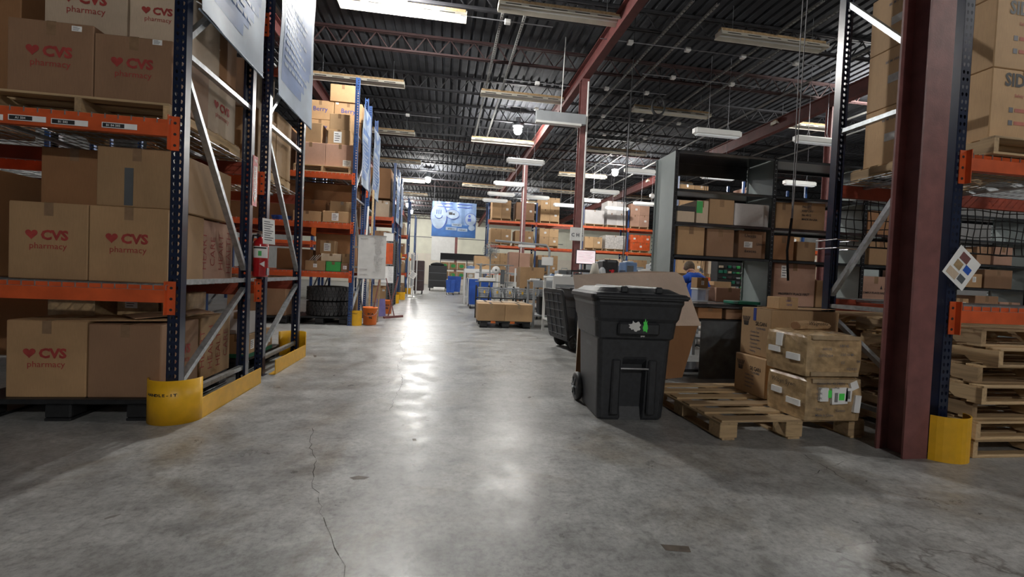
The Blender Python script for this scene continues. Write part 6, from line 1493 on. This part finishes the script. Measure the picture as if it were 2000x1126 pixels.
# ------------------------------------------------------------------ clutter on the benches
def clutter(x, y, z, kind, label, cat):
    t = thing(kind, (x, y, z), label, cat, None, random.uniform(-.4, .4))
    if kind == 'paper_stack':
        for k in range(3): MB().cbox(-.11+.01*k, .10+.01*k, -.14, .14, .012*k, .012*k+.011, .002).build('sheets', 'paper', t)
    elif kind == 'tape_roll':
        b = MB(); b.smooth = True; b.lathe([(.035, 0), (.055, 0), (.055, .05), (.035, .05), (.035, 0)], n=18); b.build('roll', 'clear_tape', t)
    elif kind == 'spray_bottle':
        b = MB(); b.smooth = True; b.lathe([(.001, 0), (.04, 0), (.042, .12), (.02, .17), (.015, .2), (.001, .2)], n=14); b.build('bottle_body', 'white', t); MB().cbox(-.04, .03, -.012, .012, .19, .23, .004).build('trigger_head', 'red', t)
    elif kind == 'tool_box':
        MB().cbox(-.12, .12, -.08, .08, 0, .13, .01).build('box_body', 'dgrey', t); MB().tube([(-.06, 0, .13), (-.06, 0, .17), (.06, 0, .17), (.06, 0, .13)], .007, 6).build('handle', 'galv', t)
    elif kind == 'open_tray':
        b = MB(); b.loft([rr(-.14, .14, -.1, .1, 0, .02), rr(-.16, .16, -.12, .12, .1, .02), rr(-.15, .15, -.11, .11, .1, .02), rr(-.13, .13, -.09, .09, .012, .02)]); b.build('tray_shell', 'lblue', t)
    elif kind == 'coiled_wire':
        b = MB()
        for k in range(3): b.tube([((.08-.01*k)*math.cos(a), (.08-.01*k)*math.sin(a), .01+.014*k) for a in [2*math.pi*q/16 for q in range(17)]], .008, 5)
        b.build('wire', 'cord', t)
    return t
for (x, y, z, k_, l_, c_) in ((2.05, 10.25, 1.063, 'paper_stack', 'stack of white papers at the left end of the grey packing bench', 'papers'), (2.2, 10.5, 1.063, 'coiled_wire', 'black coiled wire on the grey packing bench', 'wire'),
        (2.35, 9.2, 1.173, 'tape_roll', 'amber tape roll at the left end of the long bench', 'tape'), (2.35, 8.9, 1.173, 'paper_stack', 'loose white papers at the left end of the long bench', 'papers'), (2.5, 9.35, 1.173, 'tool_box', 'dark tool box behind the scanner cradle', 'box'),
        (2.15, 14.9, .953, 'spray_bottle', 'white spray bottle with a red head on the pale bench', 'bottle'), (2.6, 15.1, .953, 'open_tray', 'pale blue tray on the pale bench', 'tray'), (3.4, 15.1, .953, 'tool_box', 'dark tool box on the pale bench', 'box'), (3.9, 15.1, .953, 'paper_stack', 'white papers at the right of the pale bench', 'papers'),
        (6.22, 12.12, 1.003, 'paper_stack', 'white papers at the right end of the far bench', 'papers'), (3.85, 12.2, 1.003, 'open_tray', 'pale blue tray left of the large grey machine', 'tray'), (5.8, 12.75, 1.003, 'spray_bottle', 'spray bottle between the machines on the far bench', 'bottle'), (1.2, 12.65, 1.063, 'tape_roll', 'tape roll on the bed of the taping machine', 'tape'), (1.0, 17.6, 1.353, 'open_tray', 'pale blue tray beside the smile carton', 'tray')):
    clutter(x, y, z, k_, l_, c_)
t = thing('safety_chair', (3.3, 13.6, 0), 'black swivel chair behind the packing bench', 'chair')
MB().cbox(-.22, .22, -.22, .22, .5, .56, .03).build('seat', 'ink', t); MB().cbox(-.2, .2, .2, .25, .7, 1.15, .03).build('backrest', 'ink', t); MB().tube([(0, 0, .06), (0, 0, .5)], .03, 8).build('gas_column', 'galv', t); MB().bar((0, .1, .52), (0, .22, .85), .05, .02, (1, 0, 0)).build('back_bar', 'galv', t)
for k in range(5): a = 2*math.pi*k/5; MB().bar((0, 0, .07), (.28*math.cos(a), .28*math.sin(a), .03), .04, .03).build('foot_spoke', 'ink', t)
